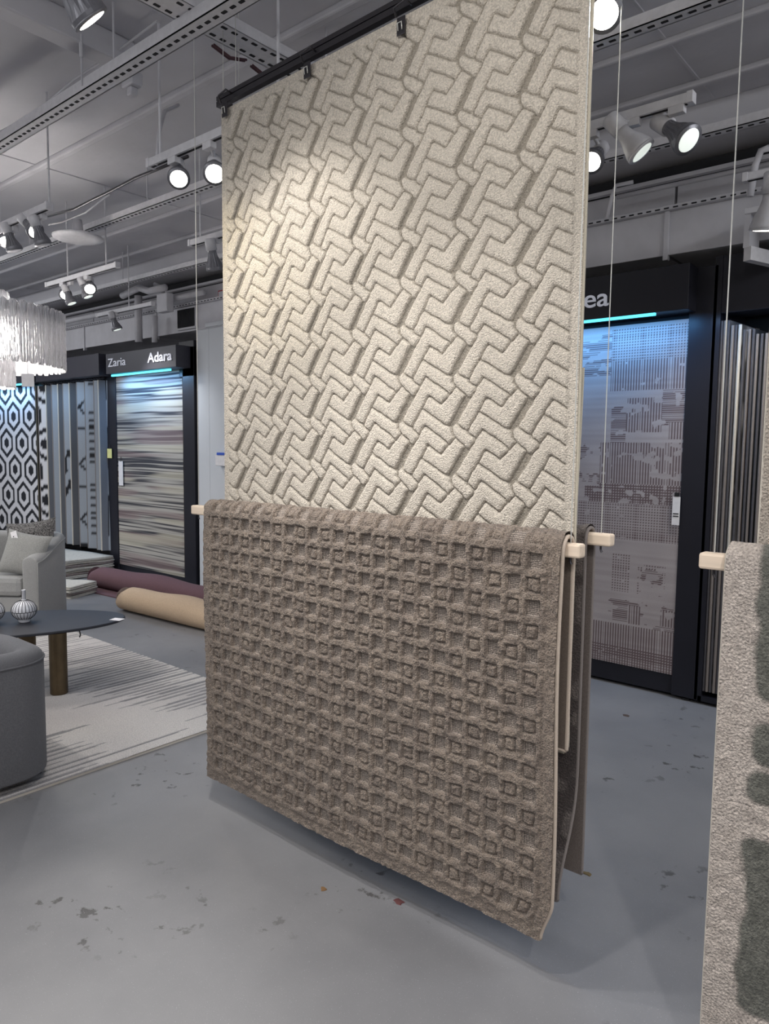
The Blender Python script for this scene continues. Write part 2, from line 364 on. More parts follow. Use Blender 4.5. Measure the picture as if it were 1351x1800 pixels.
# ------------------------------------------------------------------ slotted struts
def strut(name, a, b, wdt, label, drop=.045, z=3.1, rows=(0,), sl=(.028, .0085), hang=None, step=.0508):
    a = Vector(a); b = Vector(b); L_ = (b-a).length; ang = math.atan2(b.y-a.y, b.x-a.x)
    r = empty(name, (a.x, a.y, z), ang); tag(r, label, 'strut', 'slotted steel struts hung below the ceiling')
    mb = MB().box(0, L_, -wdt/2, wdt/2, 0, .004).box(0, L_, -wdt/2, -wdt/2+.004, 0, drop).box(0, L_, wdt/2-.004, wdt/2, 0, drop)
    mb.build('channel', M['white_metal'], r)
    s = MB(); k = int(L_/step)
    for i in range(k):
        x = (i+.5)*step
        for y in rows:
            q = [(x+math.copysign(sl[0]/2-sl[1]*.5, c)+sl[1]*.5*c, y+sl[1]*ss) for c, ss in ((-1, 0), (-.6, -.85), (.6, -.85), (1, 0), (.6, .85), (-.6, .85))]
            s.add([(px_, py_, -.0015) for px_, py_ in q]+[(px_, py_, .001) for px_, py_ in q],
                  [(5, 4, 3, 2, 1, 0)]+[(j, (j+1) % 6, 6+(j+1) % 6, 6+j) for j in range(6)])
    tag(s.build('slot', M['dark_slot'], r), kind='stuff')
    for x in (hang or []):
        MB().tube([(x, 0, 0), (x, 0, ZC-z)], .005, 6).build('hanger_rod', M['grey_metal'], r)
    return r
strut('slotted_strut', (-9, 1.775, 0), (-1.2, 1.775, 0), .075, 'near slotted strut crossing the top left of the ceiling', drop=.05, hang=(2.2, 4.1, 5.9))
strut('slotted_strut', (-13, 2.86, 0), (2.5, 2.86, 0), .06, 'second slotted strut, behind the lamp track and the cream rug', hang=(3.4, 6.6, 8.4, 12.0))
strut('slotted_strut', (-14, 4.0, 0), (2.5, 4.0, 0), .06, 'farthest slotted strut, just before the grey bulkhead', hang=(4.2, 7.1, 9.2))
c1 = at_z(449, 90, 3.15)
strut('slotted_strut', (c1.x, .6, 0), (c1.x, 3.6, 0), .13, 'double slotted cross strut above the left end of the cream rug', z=3.15, rows=(-.038, .038), hang=(1.9,))
# red cables laid under the cross strut
for (q0, q1) in (((372, 80), (430, 107)), ((440, 116), (486, 136))):
    a = at_z(*q0, 3.11); b_ = at_z(*q1, 3.11); mid = (a+b_)/2-Vector((0, 0, .02))
    for k in (0, 1):
        o = MB().tube([Vector((k*.012, 0, 0)), mid-a+Vector((k*.012, 0, 0)), b_-a+Vector((k*.012, 0, 0))], .005, 6).build('electrical_cable', M['cable_red'], smooth=True); o.location = a
        tag(o, 'dark red cable sagging under the double cross strut, %s of a pair' % (('left', 'right')[k]) if q0[0] < 400 else 'dark red cable ending near the rug rail, %s of a pair' % (('left', 'right')[k]), 'cable', 'red cables under the strut')
# loose cables
def cable(pts, r, label, m=M['steel']):
    P = [Vector(p) for p in pts]; o = P[0].copy(); ob = MB().tube([p-o for p in P], r, 6).build('electrical_cable', m, smooth=True); ob.location = o
    return tag(ob, label, 'cable')
cable([at_z(85, 380, 2.85), at_z(130, 368, 2.85), at_z(165, 350, 2.85), at_z(190, 338, 2.85), at_z(240, 312, 2.86), at_z(275, 298, 2.84), at_z(330, 275, 2.84)], .008, 'dark cable bundle draped between the two near lamp tracks')
cable([at_z(0, 232, 3.2), at_z(60, 200, 3.2), at_z(130, 140, 3.3), at_z(200, 95, 3.35), at_z(275, 38, 3.36)], .006, 'thin grey cable looping over the near strut', M['grey_metal'])
cable([at_z(85, 395, 2.8), at_z(110, 390, 2.8), at_z(150, 374, 2.82), at_z(192, 342, 2.84)], .005, 'thin white cable hanging below the dark cable bundle', M['white_metal'])
# round ceiling device
dd = empty('ceiling_access_point', at_z(137, 419, 2.98)); tag(dd, 'flat white oval dome hanging under the second strut', 'ceiling device')
MB().lathe([(0, -.02), (.12, -.016), (.17, -.004), (.175, .01), (.12, .03), (0, .035)], 32).build('dome', M['white_metal'], dd, smooth=True)
MB().lathe([(0, .035), (.04, .035), (.03, .13), (0, .13)], 12).build('bracket', M['grey_metal'], dd, smooth=True)
for (qx, qy, lb) in ((232, 143, 'small grey bolt clamp under the near strut'),):
    o = MB().box(-.05, .05, -.03, .03, -.03, .03).box(-.02, .02, -.02, .02, -.07, -.03).build('strut_clamp', M['grey_metal'], bevel=.006); o.location = at_z(qx, qy, 3.3); tag(o, lb, 'clamp')
# vertical hangers
for (qx, y0, y1, z1, lb) in ((144, 95, 150, 3.0, 'steel hanger above the near strut left of centre'),):
    b_ = at_z(qx, y1, 3.12); o = MB().tube([(0, 0, 0), (0, 0, ZC-3.12)], .004, 6).tube([(0, 0, .12), (0, 0, .22)], .009, 8).build('hanger_rod', M['grey_metal']); o.location = b_; tag(o, lb, 'hanger')

# ------------------------------------------------------------------ tracks and spotlights
TZ = 2.8
def track(x0, x1, Y, label, hang=()):
    r = empty('lighting_track', (x0, Y, TZ)); tag(r, label, 'light track', 'white lighting tracks'); L_ = x1-x0
    MB().box(0, L_, -.018, .018, 0, .036).build('rail', M['white_metal'], r, bevel=.002)
    MB().box(.01, L_-.01, -.006, .006, -.002, .001).build('groove', M['dark_slot'], r)
    MB().box(-.012, .012, -.021, .021, -.003, .039).build('end_cap', M['white_metal'], r, bevel=.002)
    MB().box(L_-.012, L_+.012, -.021, .021, -.003, .039).build('end_cap', M['white_metal'], r, bevel=.002)
    for h_ in hang: MB().tube([(h_, 0, .03), (h_, 0, ZC-TZ)], .006, 6).build('hanger_rod', M['white_metal'], r)
def X_at(px_, Y, z=TZ):  # x on line (Y,z) for pixel column
    lo, hi = -20.0, 3.0
    for _ in range(60):
        md = (lo+hi)/2; v = Vector((md, Y, z))-CAM
        if 675.5+FPX*v.dot(rgt)/v.dot(fwd) < px_: lo = md
        else: hi = md
    return lo
track(X_at(265, 1.99), 1.2, 1.99, 'white lighting track emerging at the upper left side of the cream rug', (.08, .9))
track(-7.2, X_at(86, 1.97), 1.97, 'white lighting track at the left edge carrying two glowing lamps', (2.4, 3.05))
track(X_at(84, 2.91), X_at(206, 2.91), 2.91, 'short white lighting track carrying a pair of glowing lamps above the chandelier', (.35, .95))
track(-2.3, X_at(1214, 2.91), 2.91, 'white lighting track right of the cream rug carrying angled lamps', (.8,))
track(X_at(336, 2.91), -2.9, 2.91, 'short white lighting track partly hidden by the left edge of the cream rug', (.1,))
track(X_at(172, 3.9), X_at(268, 3.9), 3.9, 'farthest white lighting track above the stripe rug display', (.6,))
track(X_at(1310, 3.9, 2.8), 1.0, 3.9, 'white lighting track cut off by the right edge of the picture')
nsp = 0
def spot(px_, py_, Y, aim, label, lit=1, scale=1.0, watts=0, col=(1, .97, .92), ribs=True, deg=70, group=None):
    """par-lamp on the track at depth Y, lens centre at the pixel; aim = direction of the beam"""
    aim = Vector(aim).normalized(); c = at_y(px_, py_, Y)
    R_ = .05*scale; Ln = .105*scale
    r = empty('track_spotlight', (c.x, c.y, TZ)); tag(r, label, 'spotlight', group or 'spotlights on the ceiling tracks')
    lc = Vector((0, 0, c.z-TZ))
    prof = [(0, 0), (R_*.86, 0), (R_, .004), (R_*1.0, .016), (R_*.82, .04*scale), (R_*.58, .07*scale), (R_*.5, .09*scale), (R_*.5, Ln)]
    nn = 32
    wob = (lambda k, j: .9 if (k % 2 and 3 < j+1 < 7) else 1) if ribs else None
    bulb_ = MB().lathe([(p, h_) for p, h_ in prof][1:], nn, lc, -aim, wob).build('reflector_bulb', M['lamp_body'] if ribs else M['white_metal'], r, smooth=not ribs)
    lm = M['lens'] if lit == 1 else (M['lens_dim'] if lit == 2 else M['grey_metal'])
    MB().lathe([(R_*.88, 0), (R_*.7, -.004), (0, -.006)], 28, lc+aim*.0015, -aim).build('lens', lm, bulb_, smooth=True)
    MB().lathe([(R_*1.0, -.001), (R_*1.02, .006), (R_*.9, .006), (R_*.86, -.002)], 28, lc+aim*.002, -aim).build('rim', M['lamp_body'] if ribs else M['white_metal'], bulb_, smooth=True)
    MB().lathe([(R_*.62, Ln), (R_*.62, Ln+.06*scale), (R_*.5, Ln+.066*scale)], 20, lc, -aim).build('socket', M['white_metal'], r, smooth=True)
    back = lc-aim*(Ln+.035*scale)
    MB().tube([back, Vector((back.x*.6, back.y*.5, back.z*.5)), (back.x*.4, 0, -.01)], .008, 8).build('arm', M['white_metal'], r, smooth=True)
    MB().box(back.x*.4-.03, back.x*.4+.03, -.016, .016, -.028, .006).build('track_adapter', M['white_metal'], r, bevel=.002)
    if watts:
        wl = Vector((c.x, c.y, TZ))+lc+aim*.02
        lamp_spot(wl, wl+aim, watts, deg, .7, col, .04)
CDIR = lambda x, y, Y: (CAM-at_y(x, y, Y)).normalized()
dn = Vector((0, 0, -1))
def VD(px_, py_, a, b, c):   # beam direction from its lean right / up / towards the viewer's spot
    v = ray(px_, py_).normalized(); x = (rgt-v*rgt.dot(v)).normalized(); y = (upv-v*upv.dot(v)-x*upv.dot(x)).normalized()
    return x*a+y*b-v*c
spot(314, 314, 1.99, CDIR(314, 314, 1.99)+dn*.5, 'glowing ribbed spotlight just left of the cream rug, facing the camera', watts=30)
spot(377, 305, 1.99, CDIR(377, 305, 1.99)+dn*.4, 'very bright spotlight touching the left edge of the cream rug', watts=30)
spot(12, 425, 1.97, CDIR(12, 425, 1.97)+dn*.5+Vector((-.4, 0, 0)), 'bright spotlight at the far left edge of the picture', watts=25)
spot(62, 406, 1.97, CDIR(62, 406, 1.97)+dn*.5+Vector((.2, .5, 0)), 'bright spotlight tilted right, second from the left edge', watts=25)
spot(26, 440, 1.99, (.15, .3, -1), 'unlit spotlight pointing down behind the far left bright lamp', lit=0, scale=.95)
spot(76, 430, 1.99, (.15, .3, -1), 'unlit spotlight pointing down behind the second bright lamp', lit=0, scale=.95)
spot(115, 518, 2.91, CDIR(115, 518, 2.9)+dn*.5, 'bright spotlight above the chandelier, left of a pair', watts=25)
spot(158, 508, 2.91, CDIR(158, 508, 2.9)+dn*.5, 'bright spotlight above the chandelier, right of a pair', watts=25)
spot(126, 533, 2.93, (.3, .3, -1), 'unlit spotlight tucked under the left lamp of the pair', lit=2, scale=.9)
spot(155, 521, 2.93, (.3, .3, -1), 'unlit spotlight tucked under the right lamp of the pair', lit=2, scale=.9)
spot(206, 579, 3.9, (.2, .3, -1), 'small spotlight pointing down above the stripe rug display', lit=2, scale=1.05, watts=30, deg=100)
spot(378, 474, 2.91, (-.1, .3, -1), 'unlit ribbed spotlight pointing down at the left edge of the cream rug', lit=0, scale=1.1)
spot(1061, 24, 1.99, CDIR(1061, 24, 1.9)+dn*.35, 'large glowing spotlight at the top right edge of the cream rug', watts=35)
spot(1039, 284, 2.91, CDIR(1039, 284, 2.9)+dn*.3+Vector((-.3, 0, 0)), 'bright spotlight peeking past the right edge of the cream rug', watts=30)
spot(1127, 267, 2.91, VD(1127, 267, .72, -.62, .30), 'white smooth cone spotlight tilted right on the right track', lit=2, scale=1.15, ribs=False)
spot(1209, 246, 2.91, VD(1209, 246, .62, -.34, .62), 'ribbed grey spotlight with a ringed lens at the end of the right track', lit=2, scale=1.15)
spot(1346, 404, 3.9, (-.15, .2, -1), 'white cone spotlight pointing down at the right edge of the picture', lit=1, scale=1.5, ribs=False, watts=30, deg=110)
spot(160, 34, 1.15, VD(160, 34, .50, -.84, .12), 'large ribbed spotlight at the top left aimed at the cream rug', lit=1, scale=1.15, watts=22, deg=75)
bx = empty('ceiling_duct_box', at_y(1308, 366, 4.2)); tag(bx, 'white boxed duct end with a sloping leg at the upper right edge', 'duct')
MB().box(0, .9, 0, .2, -.03, 0).build('top_rail', M['white_metal'], bx, bevel=.003)
MB().box(0, .03, .01, .2, -.2, 0).build('side_rail', M['grey_metal'], bx)
MB().obox((.07, .13, -.235), (.045, .13, 0), (-.02, .01, 0), (0, 0, .035)).build('bracket_leg', M['white_metal'], bx)

# ------------------------------------------------------------------ wall displays
DY = 4.44
def text_obj(body, size, loc, parent, m, bold=0.0, extrude=.004, name='letters'):
    c = bpy.data.curves.new('t', 'FONT'); c.body = body; c.size = size; c.extrude = extrude; c.offset = bold
    t = bpy.data.objects.new('t', c); COL.objects.link(t)
    dg = bpy.context.evaluated_depsgraph_get(); dg.update()
    me = bpy.data.meshes.new_from_object(t.evaluated_get(dg)); me.materials.clear(); me.materials.append(m)
    bpy.data.objects.remove(t)
    o = bpy.data.objects.new(name, me); COL.objects.link(o); o.parent = parent; o.location = loc; o.rotation_euler = (PI/2, 0, 0)
    return o
def flat_rug(name, x0, x1, z0, z1, Y, colfn, du, dv, label, cat='rug', group=None, amp=.0):
    nu = max(2, int((x1-x0)/du)); nv = max(2, int((z1-z0)/dv))
    x = np.linspace(0, x1-x0, nu); z = np.linspace(0, z1-z0, nv); U, V = np.meshgrid(x, z)
    r = empty(name, (x0, Y, z0)); tag(r, label, cat, group)
    yy = amp*(np.sin(U*7+1)*.5+np.sin(U*3.1+V)*.5)
    grid_obj('pile_face', np.stack([U, yy, V], -1), M['print'], r, {'Col': colfn(U, V)})
    MB().box(0, x1-x0, .006, .016, 0, z1-z0).build('backing', M['backing_beige'], r)
    return r
def C(*c): return np.array(lin(c))
def mixc(a, b, t): return a+(b-a)*t[..., None]

def hexcol(U, V):
    pu, pv = .495, .735
    best = np.full(U.shape, 9.)
    for ox, oy in ((0, 0), (.5, .5)):
        a = np.abs(((U/pu+ox+.42) % 1)-.5)*pu; b = np.abs(((V/pv+oy+.30) % 1)-.5)*pv
        dn_ = np.maximum(a/(pu*.5), (b+(.15/(pu*.5))*a)/.26)
        best = np.minimum(best, dn_)
    d = best
    blk_ = (d < .30) | ((d > .60) & (d < .83))
    return np.where(blk_[..., None], C(24, 24, 30), C(205, 203, 205))
def streak(U, V):
    out = np.zeros(U.shape)
    for f, fx, s_, a in ((6, .5, 1, .18), (40, .5, 2, .6), (85, .9, 3, .9), (120, 2, 4, .7)):
        out += (vnoise(U*fx+7*s_, V*f+vnoise(U*1.5, V*4, 9)*1.0, s_)-.5)*a
    c = mixc(C(58, 58, 64), C(176, 172, 165), sstep(-.32, .3, out))
    w1 = sstep(.55, .75, vnoise(U*1.1, V*14, 21)); c = mixc(c, C(132, 112, 112), w1*.6)
    w2 = sstep(.62, .8, vnoise(U*.9, V*19, 22)); return mixc(c, C(196, 190, 172), w2*.6)
def patch(U, V):
    # distressed patchwork of dots, vertical and horizontal lines in maroon-brown over greige
    W_ = U.max(); R_ = W_-U   # distance from the right edge
    bgc = mixc(C(150, 142, 142), C(172, 164, 164), vnoise(U*3, V*60, 31)*.6+vnoise(U*8, V*9, 32)*.4)
    dk = C(84, 64, 66)
    p = .0165
    dots = (np.abs((U/p) % 1-.5) < .27) & (np.abs((V/p) % 1-.5) < .27)
    vs = np.abs((U/p) % 1-.5) < .24
    hs = np.abs((V/.012) % 1-.5) < .27
    gridl = (np.abs((U/p) % 1-.5) > .27) | (np.abs((V/p) % 1-.5) > .27)
    er = .55*vnoise(U*9, V*30, 33)+.45*vnoise(U*38, V*38, 34)
    H_ = V.max(); T = H_-V
    m_ = np.zeros(U.shape)
    def reg(r0_, r1_, t0, t1, pat, thr):
        ins = (R_ >= r0_) & (R_ < r1_) & (T >= t0) & (T < t1)
        m_[ins] = (pat & (er > thr))[ins]
    reg(0, .47, .02, .215, dots, .0); reg(.47, 1.5, .05, .3, hs, .48)
    reg(0, .47, .215, .40, vs, .18)
    reg(0, .14, .40, .62, hs, .3); reg(.14, .38, .45, .66, vs, .35); reg(.36, .46, .5, .75, hs, .3); reg(0, .1, .6, .7, vs, .3)
    reg(0, .52, .72, .98, vs, .36); reg(.0, .62, .98, 1.14, gridl & ((U*0+1) > 0), .40); reg(.52, 1.5, .7, 1.0, hs, .62)
    reg(0, .7, 1.10, 1.33, dots, .12)
    reg(.30, .42, 1.42, 1.66, dots, .25); reg(.08, .25, 1.47, 1.66, dots, .48); reg(.1, .22, 1.5, 1.64, hs, .5)
    reg(0, .45, 1.70, 1.80, hs, .6); reg(.3, .4, 1.74, 1.86, hs, .3); reg(.22, .30, 1.74, 1.86, vs, .2); reg(0, .1, 1.74, 1.88, vs, .3); reg(.0, .2, 1.84, 1.90, hs, .4)
    reg(0, 1.5, 1.87, 2.3, vs, .0); 
    low = (T > 2.02); m_[low] = np.maximum(m_, (np.abs((V/p) % 1-.5) < .2)*(er > .2))[low]
    return mixc(bgc, dk, m_*.85)

def display(name, X0, X1, label, header_text=None, header=(None, None), post=.2, led=True, rug=None, rug_x=None, base=.13, top=2.29, zt=2.53, hdrY=4.29, cat='rug display', hx=None):
    r = empty(name, (X0, DY, 0)); tag(r, label, cat)
    g = lambda n_, x0, x1, y0, y1, z0, z1, m=M['black_frame'], bev=.004: MB().box(x0-X0, x1-X0, y0-DY, y1-DY, z0, z1).build(n_, m, r, bevel=bev)
    g('post', X0, X0+post, 4.44, 4.62, .02, zt)
    g('post', X1-post, X1, 4.44, 4.62, .02, zt)
    g('base', X0+post, X1-post, 4.46, 4.62, .02, base)
    g('back_panel', X0+post, X1-post, 4.55, 4.57, base, zt-.02)
    hx = hx or (X0, X1)
    hd = g('header', hx[0], hx[1], hdrY, 4.5, top, zt, M['header'] if hx[1] < -4 else M['black_frame'])
    for x in (X0+post/2, X1-post/2):
        MB().lathe([(.03, 0), (.03, .012), (.016, .014), (.016, .03)], 14, (x-X0, .04, 0)).build('levelling_foot', M['black'], r)
    return r, g, hd
# --- display with hexagon rug (left edge)
xa1 = at_y(66, 800, 4.44).x; 
rA, gA, hA = display('rug_display_frame', -12.3, -9.66, 'black display frame at the far left holding the hexagon pattern rug', post=.14, hx=(-12.3, at_y(55, 650, 4.29).x))
flat_rug('hexagon_rug', -12.1, xa1, .25, 2.26, 4.43, hexcol, .012, .012, 'black and white hexagon pattern rug hung in the far left display')
MB().box(.35, 2.35, -.14, -.12, 2.265, 2.285).build('led_strip', M['led'], hA)
t_ = at_y(10, 665, 4.285); text_obj('tika', .125, (t_.x-(-12.3)-.02, 4.284-DY, t_.z-.005), hA, M['letter'], .001)
lamp_area((-10.9, 4.3, 2.25), (-10.9, 4.48, 1.2), 9, 1.8, .05, (.25, .55, 1), 'led_or_wash_light')
# --- rack with hanging sheets (middle left)
hxm = (at_y(62, 650, 4.27).x, at_y(173, 640, 4.27).x)
rB = empty('rug_rack', (-9.66, DY, 0)); tag(rB, 'black rack with a plain grey header between the hexagon and stripe displays', 'rug rack')
MB().box(hxm[0]+9.66, hxm[1]+9.66, 4.27-DY, .06, 2.28, 2.525).build('header', M['header'], rB, bevel=.004)
MB().box(0, 1.55, .45, .5, 0, 2.4).build('back_panel', M['black'], rB)
MB().tube([(0, -.02, 2.27), (1.6, -.02, 2.27)], .012, 8).build('hanging_rail', M['steel'], rB)
for i in range(24): MB().tube([(.1+i*.062, -.06, 2.285), (.1+i*.062, .0, 2.25), (.1+i*.062+.02, .02, 2.22)], .006, 5).build('hook', M['steel'], rB)
def sheetcol(kind):
    def f(U, V):
        bg = C(146, 152, 160) if kind != 3 else C(120, 122, 128)
        base = np.ones(U.shape+(1,))*bg
        k = C(22, 22, 28)
        if kind == 0: m_ = (np.abs(U-.02-.36*np.abs((V/.34) % 2-1)) < .022) | ((V % .72) < .035)
        elif kind == 1: m_ = ((V/.085) % 1 < .42) & (np.abs((V % .9)-.45) < .34) & (U > .05)
        elif kind == 2: m_ = (np.abs((V+U*1.1) % .62-.3) < .03) | ((V % .62 < .04))
        elif kind == 4: return hexcol(U+.2, V)
        elif kind == 5: m_ = ((np.abs((V % .8)-.4) < .24) & (np.abs(U-.13) < .035)) | ((np.abs((V % .8)-.62) < .035) & (U > .1))
        elif kind == 6: m_ = (vnoise(U*14, V*14, 5) > .62) & (V < 1.25) & (V > .4)
        else: m_ = U*0 > 1
        return np.where(m_[..., None], k, base)
    return f
def hang_sheet(name, x, Y0, dep, z0, z1, ang, kind, label, group, colfn=None, cord=M['cord_grey'], du=.03, thick=.012):
    r = empty(name, (x, Y0, z0), ang); tag(r, label, 'rug', group)
    nu = max(3, int(dep/du)); nv = int((z1-z0)/.03); U, V = np.meshgrid(np.linspace(0, dep, nu), np.linspace(0, z1-z0, nv))
    f = colfn or sheetcol(kind); wv = .006*np.sin(V*3+x*9)*U/dep
    grid_obj('face', np.stack([thick/2+wv, U, V], -1), M['print'], r, {'Col': f(U, V)})
    grid_obj('back', np.stack([-thick/2+wv, U, V], -1), M['backing_grey'], r)
    MB().tube([(0, 0, 0), (0, 0, z1-z0)], thick*.75, 6).build('edge_binding', cord, r)
    return r
kinds = [4, 3, 5, 3, 6, 3, 0, 1, 5, 3]
labs = ['hexagon patterned sample rug at the left end of the middle rack', 'plain grey sample rug second in the middle rack', 'grey sample rug with black block lines, left part of the middle rack', 'plain pale grey rug edge in the middle rack, fourth from left',
        'sample rug with a mottled black motif in the middle rack', 'plain light grey rug edge left of the zigzag one', 'sample rug with thin black diagonal zigzags in the middle rack', 'sample rug with short black bars in the middle rack', 'grey sample rug with black corner lines beside the stripe display post', 'plain grey rug at the right end of the middle rack']
for i, kd in enumerate(kinds):
    px_ = [78, 92, 102, 113, 122, 133, 146, 160, 176, 184][i]
    x = at_y(px_, 800, 4.42).x
    hang_sheet('sample_rug', x, 4.36, .4 if i < 7 else .2, .24, 2.24, math.radians([-62, -20, -50, -20, -60, -15, -60, -60, -60, -20][i]), kd, labs[i], 'sample rugs in the middle rack', du=.012, cord=M['cord_ecru'] if kd == 3 else M['cord_grey'])
lamp_area((-8.9, 4.1, 2.2), (-8.9, 4.44, 1.0), 2.6, 1.3, .05, (.3, .62, 1), 'led_or_wash_light')  # unseen blue wash lamp; this rack has no led strip
# --- stripe rug display
xC0, xC1 = at_y(187, 800, 4.44).x, at_y(342, 800, 4.44).x
rC, gC, hC = display('rug_display_frame', -8.07, -6.34, 'black display frame with two names on its header holding the striped rug', post=.2, hx=(at_y(186, 640, 4.27).x, at_y(309, 625, 4.27).x), hdrY=4.27, zt=2.50, top=2.28, base=.2)
gC('post', -6.6, -6.34, 4.44, 4.62, 2.2, 2.56)
flat_rug('striped_rug', at_y(206, 800, 4.46).x, at_y(323, 800, 4.46).x, .1, 2.3, 4.452, streak, .02, .0035, 'grey brown and cream streaky striped rug hung in the two name display')
MB().box(.35, 1.5, -.13, -.11, 2.255, 2.275).build('led_strip', M['led'], hC)
for wd, px_, py_, pr, sz, bd in (('Zaria', 190, 645, 221, .13, -.0005), ('Adara', 260, 636, 302, .14, .0022)):
    a = at_y(px_, py_, 4.265); e_ = at_y(pr, py_, 4.265); o = text_obj(wd, sz, (a.x+8.07, 4.264-DY, 2.355 if wd == 'Zaria' else 2.352), hC, M['letter'], bd)
    wdt = max(v.co.x for v in o.data.vertices); o.scale.x = (e_.x-a.x)/wdt; o.scale.y = 1.0
lamp_area((-7.15, 4.3, 2.24), (-7.15, 4.5, 1.3), 7, 1.1, .05, (.25, .55, 1), 'led_or_wash_light')
for nm, q, dx, dz, m_, lb, Yq in (('paper_tag', (193, 797), .05, .055, 'yellow_paper', 'small yellow paper tag on the left post of the striped rug display', 4.43),
                              ('hang_tag', (213, 832), .045, .14, 'paper', 'narrow white hang tag at the left edge of the striped rug', 4.44)):
    r = empty(nm, at_y(*q, Yq)); tag(r, lb, 'tag')
    MB().box(-dx, dx, -.006, -.002, -dz, dz).build('card', M[m_], r)
    MB().tube([(0, -.004, dz-.01), (0, .0, dz+.05)], .004, 5).build('string', M['steel'], r)
# --- large right display
xD1 = at_y(1252, 700, 4.44).x
rD, gD, hD = display('rug_display_frame', -3.7, xD1+.0, 'black display frame right of the cream rug with white letters on its header', post=.155, hx=(-3.7, at_y(1210, 510, 4.3).x), hdrY=4.3, base=.14, top=2.30, zt=2.555)
flat_rug('distressed_patchwork_rug', -2.62, at_y(1203, 750, 4.45).x+.005, .14, 2.27, 4.448, patch, .0042, .0042, 'greige and maroon distressed patchwork rug in the right hand display')
MB().box(.2, -1.62+3.7, -.135, -.115, 2.285, 2.30).build('led_strip', M['led'], hD)
a = at_y(1024, 540, 4.295); e_ = at_y(1069, 540, 4.295)
o = text_obj('ea', .16, (a.x+3.7, 4.294-DY, 2.372), hD, M['letter'], .001); wdt = max(v.co.x for v in o.data.vertices); sx_ = (e_.x-a.x)/wdt; o.scale.x = sx_; o.scale.y = .98
o = text_obj('c', .16, (a.x+3.7-.085*sx_, 4.294-DY, 2.372), hD, M['letter'], .001); o.scale.x = sx_
lamp_area((-2.1, 4.3, 2.27), (-2.1, 4.5, 1.2), 7, 1.3, .05, (.14, .46, 1), 'led_or_wash_light')
r = empty('hang_tag', at_y(1188, 898, 4.43)); tag(r, 'white hang tag with two dark bars on the patchwork rug', 'tag')
MB().box(-.022, .022, -.006, -.002, -.085, .085).build('card', M['paper'], r); MB().box(-.016, .016, -.008, -.006, -.02, -.014).box(-.016, .016, -.008, -.006, -.035, -.029).build('print', M['ink'], r)
MB().box(-.012, .012, -.008, .004, .085, .11).build('clip', M['black'], r)
# --- rack at the right edge
rE = empty('rug_rack', (xD1, DY, 0)); tag(rE, 'black rack with a tall plain header at the right edge of the picture', 'rug rack')
MB().box(.02, 2.6, 0, .2, 2.28, 2.60).build('header', M['black_frame'], rE, bevel=.004)
MB().box(0, 2.6, .52, .56, .02, 2.5).build('back_panel', M['black'], rE)
MB().box(0, 2.6, .0, .5, .02, .05).build('base', M['black_frame'], rE)
MB().box(-.02, .02, 0, .5, .02, 2.6).build('side_panel', M['black_frame'], rE)
for i in range(3): MB().box(.05, 2.5, .1+.12*i, .12+.12*i, 2.30, 2.315).build('rail', M['steel'], rE)
def c_lin(base, dark, f, seed, sc):
    return lambda U, V: mixc(C(*dark), C(*base), sstep(.3, .65, vnoise(U*sc+3, V*f, seed)))
esp = [(1262, (150, 140, 132), 0), (1268, (96, 80, 74), 30), (1274, (150, 150, 155), 8), (1281, (70, 66, 70), 20), (1287, (138, 138, 142), 12), (1294, (165, 160, 158), 25), (1302, (150, 146, 146), 5), (1311, (88, 70, 64), 9), (1318, (60, 72, 88), 6), (1325, (28, 34, 44), 14), (1333, (34, 40, 46), 7), (1341, (60, 60, 64), 8)]
for i, (px_, cc, f) in enumerate(esp):
    x = at_y(px_+1, 700, 4.47).x
    hang_sheet('sample_rug', x, 4.46, .42, .08, 2.24-(.03*(i//3)), math.radians(-12+(i % 3)*3), 3,
               '%s sample rug edge on, %s in the right edge rack' % (['beige', 'brown', 'pale grey', 'dark grey', 'grey', 'greige wavy', 'light grey', 'brown speckled', 'slate blue', 'navy black', 'black', 'charcoal'][i], ['first', 'second', 'third', 'fourth', 'fifth', 'sixth', 'seventh', 'eighth', 'ninth', 'tenth', 'eleventh', 'twelfth'][i]),
               'sample rugs in the right edge rack', c_lin(tuple(int(v*.98) for v in cc), tuple(int(v*.42) for v in cc), f+3, 50+i, 6), M['cord_ecru'] if i == 5 else (M['cord_grey'] if i % 2 else M['cord_dark']), thick=.012 if i in (1, 3, 5) else .01)
lamp_area((-1.0, 4.36, 2.25), (-1.0, 4.75, 1.5), .6, .7, .04, (.35, .6, 1), 'led_or_wash_light')  # unseen bluish lamp over the sample rugs, no led strip built here

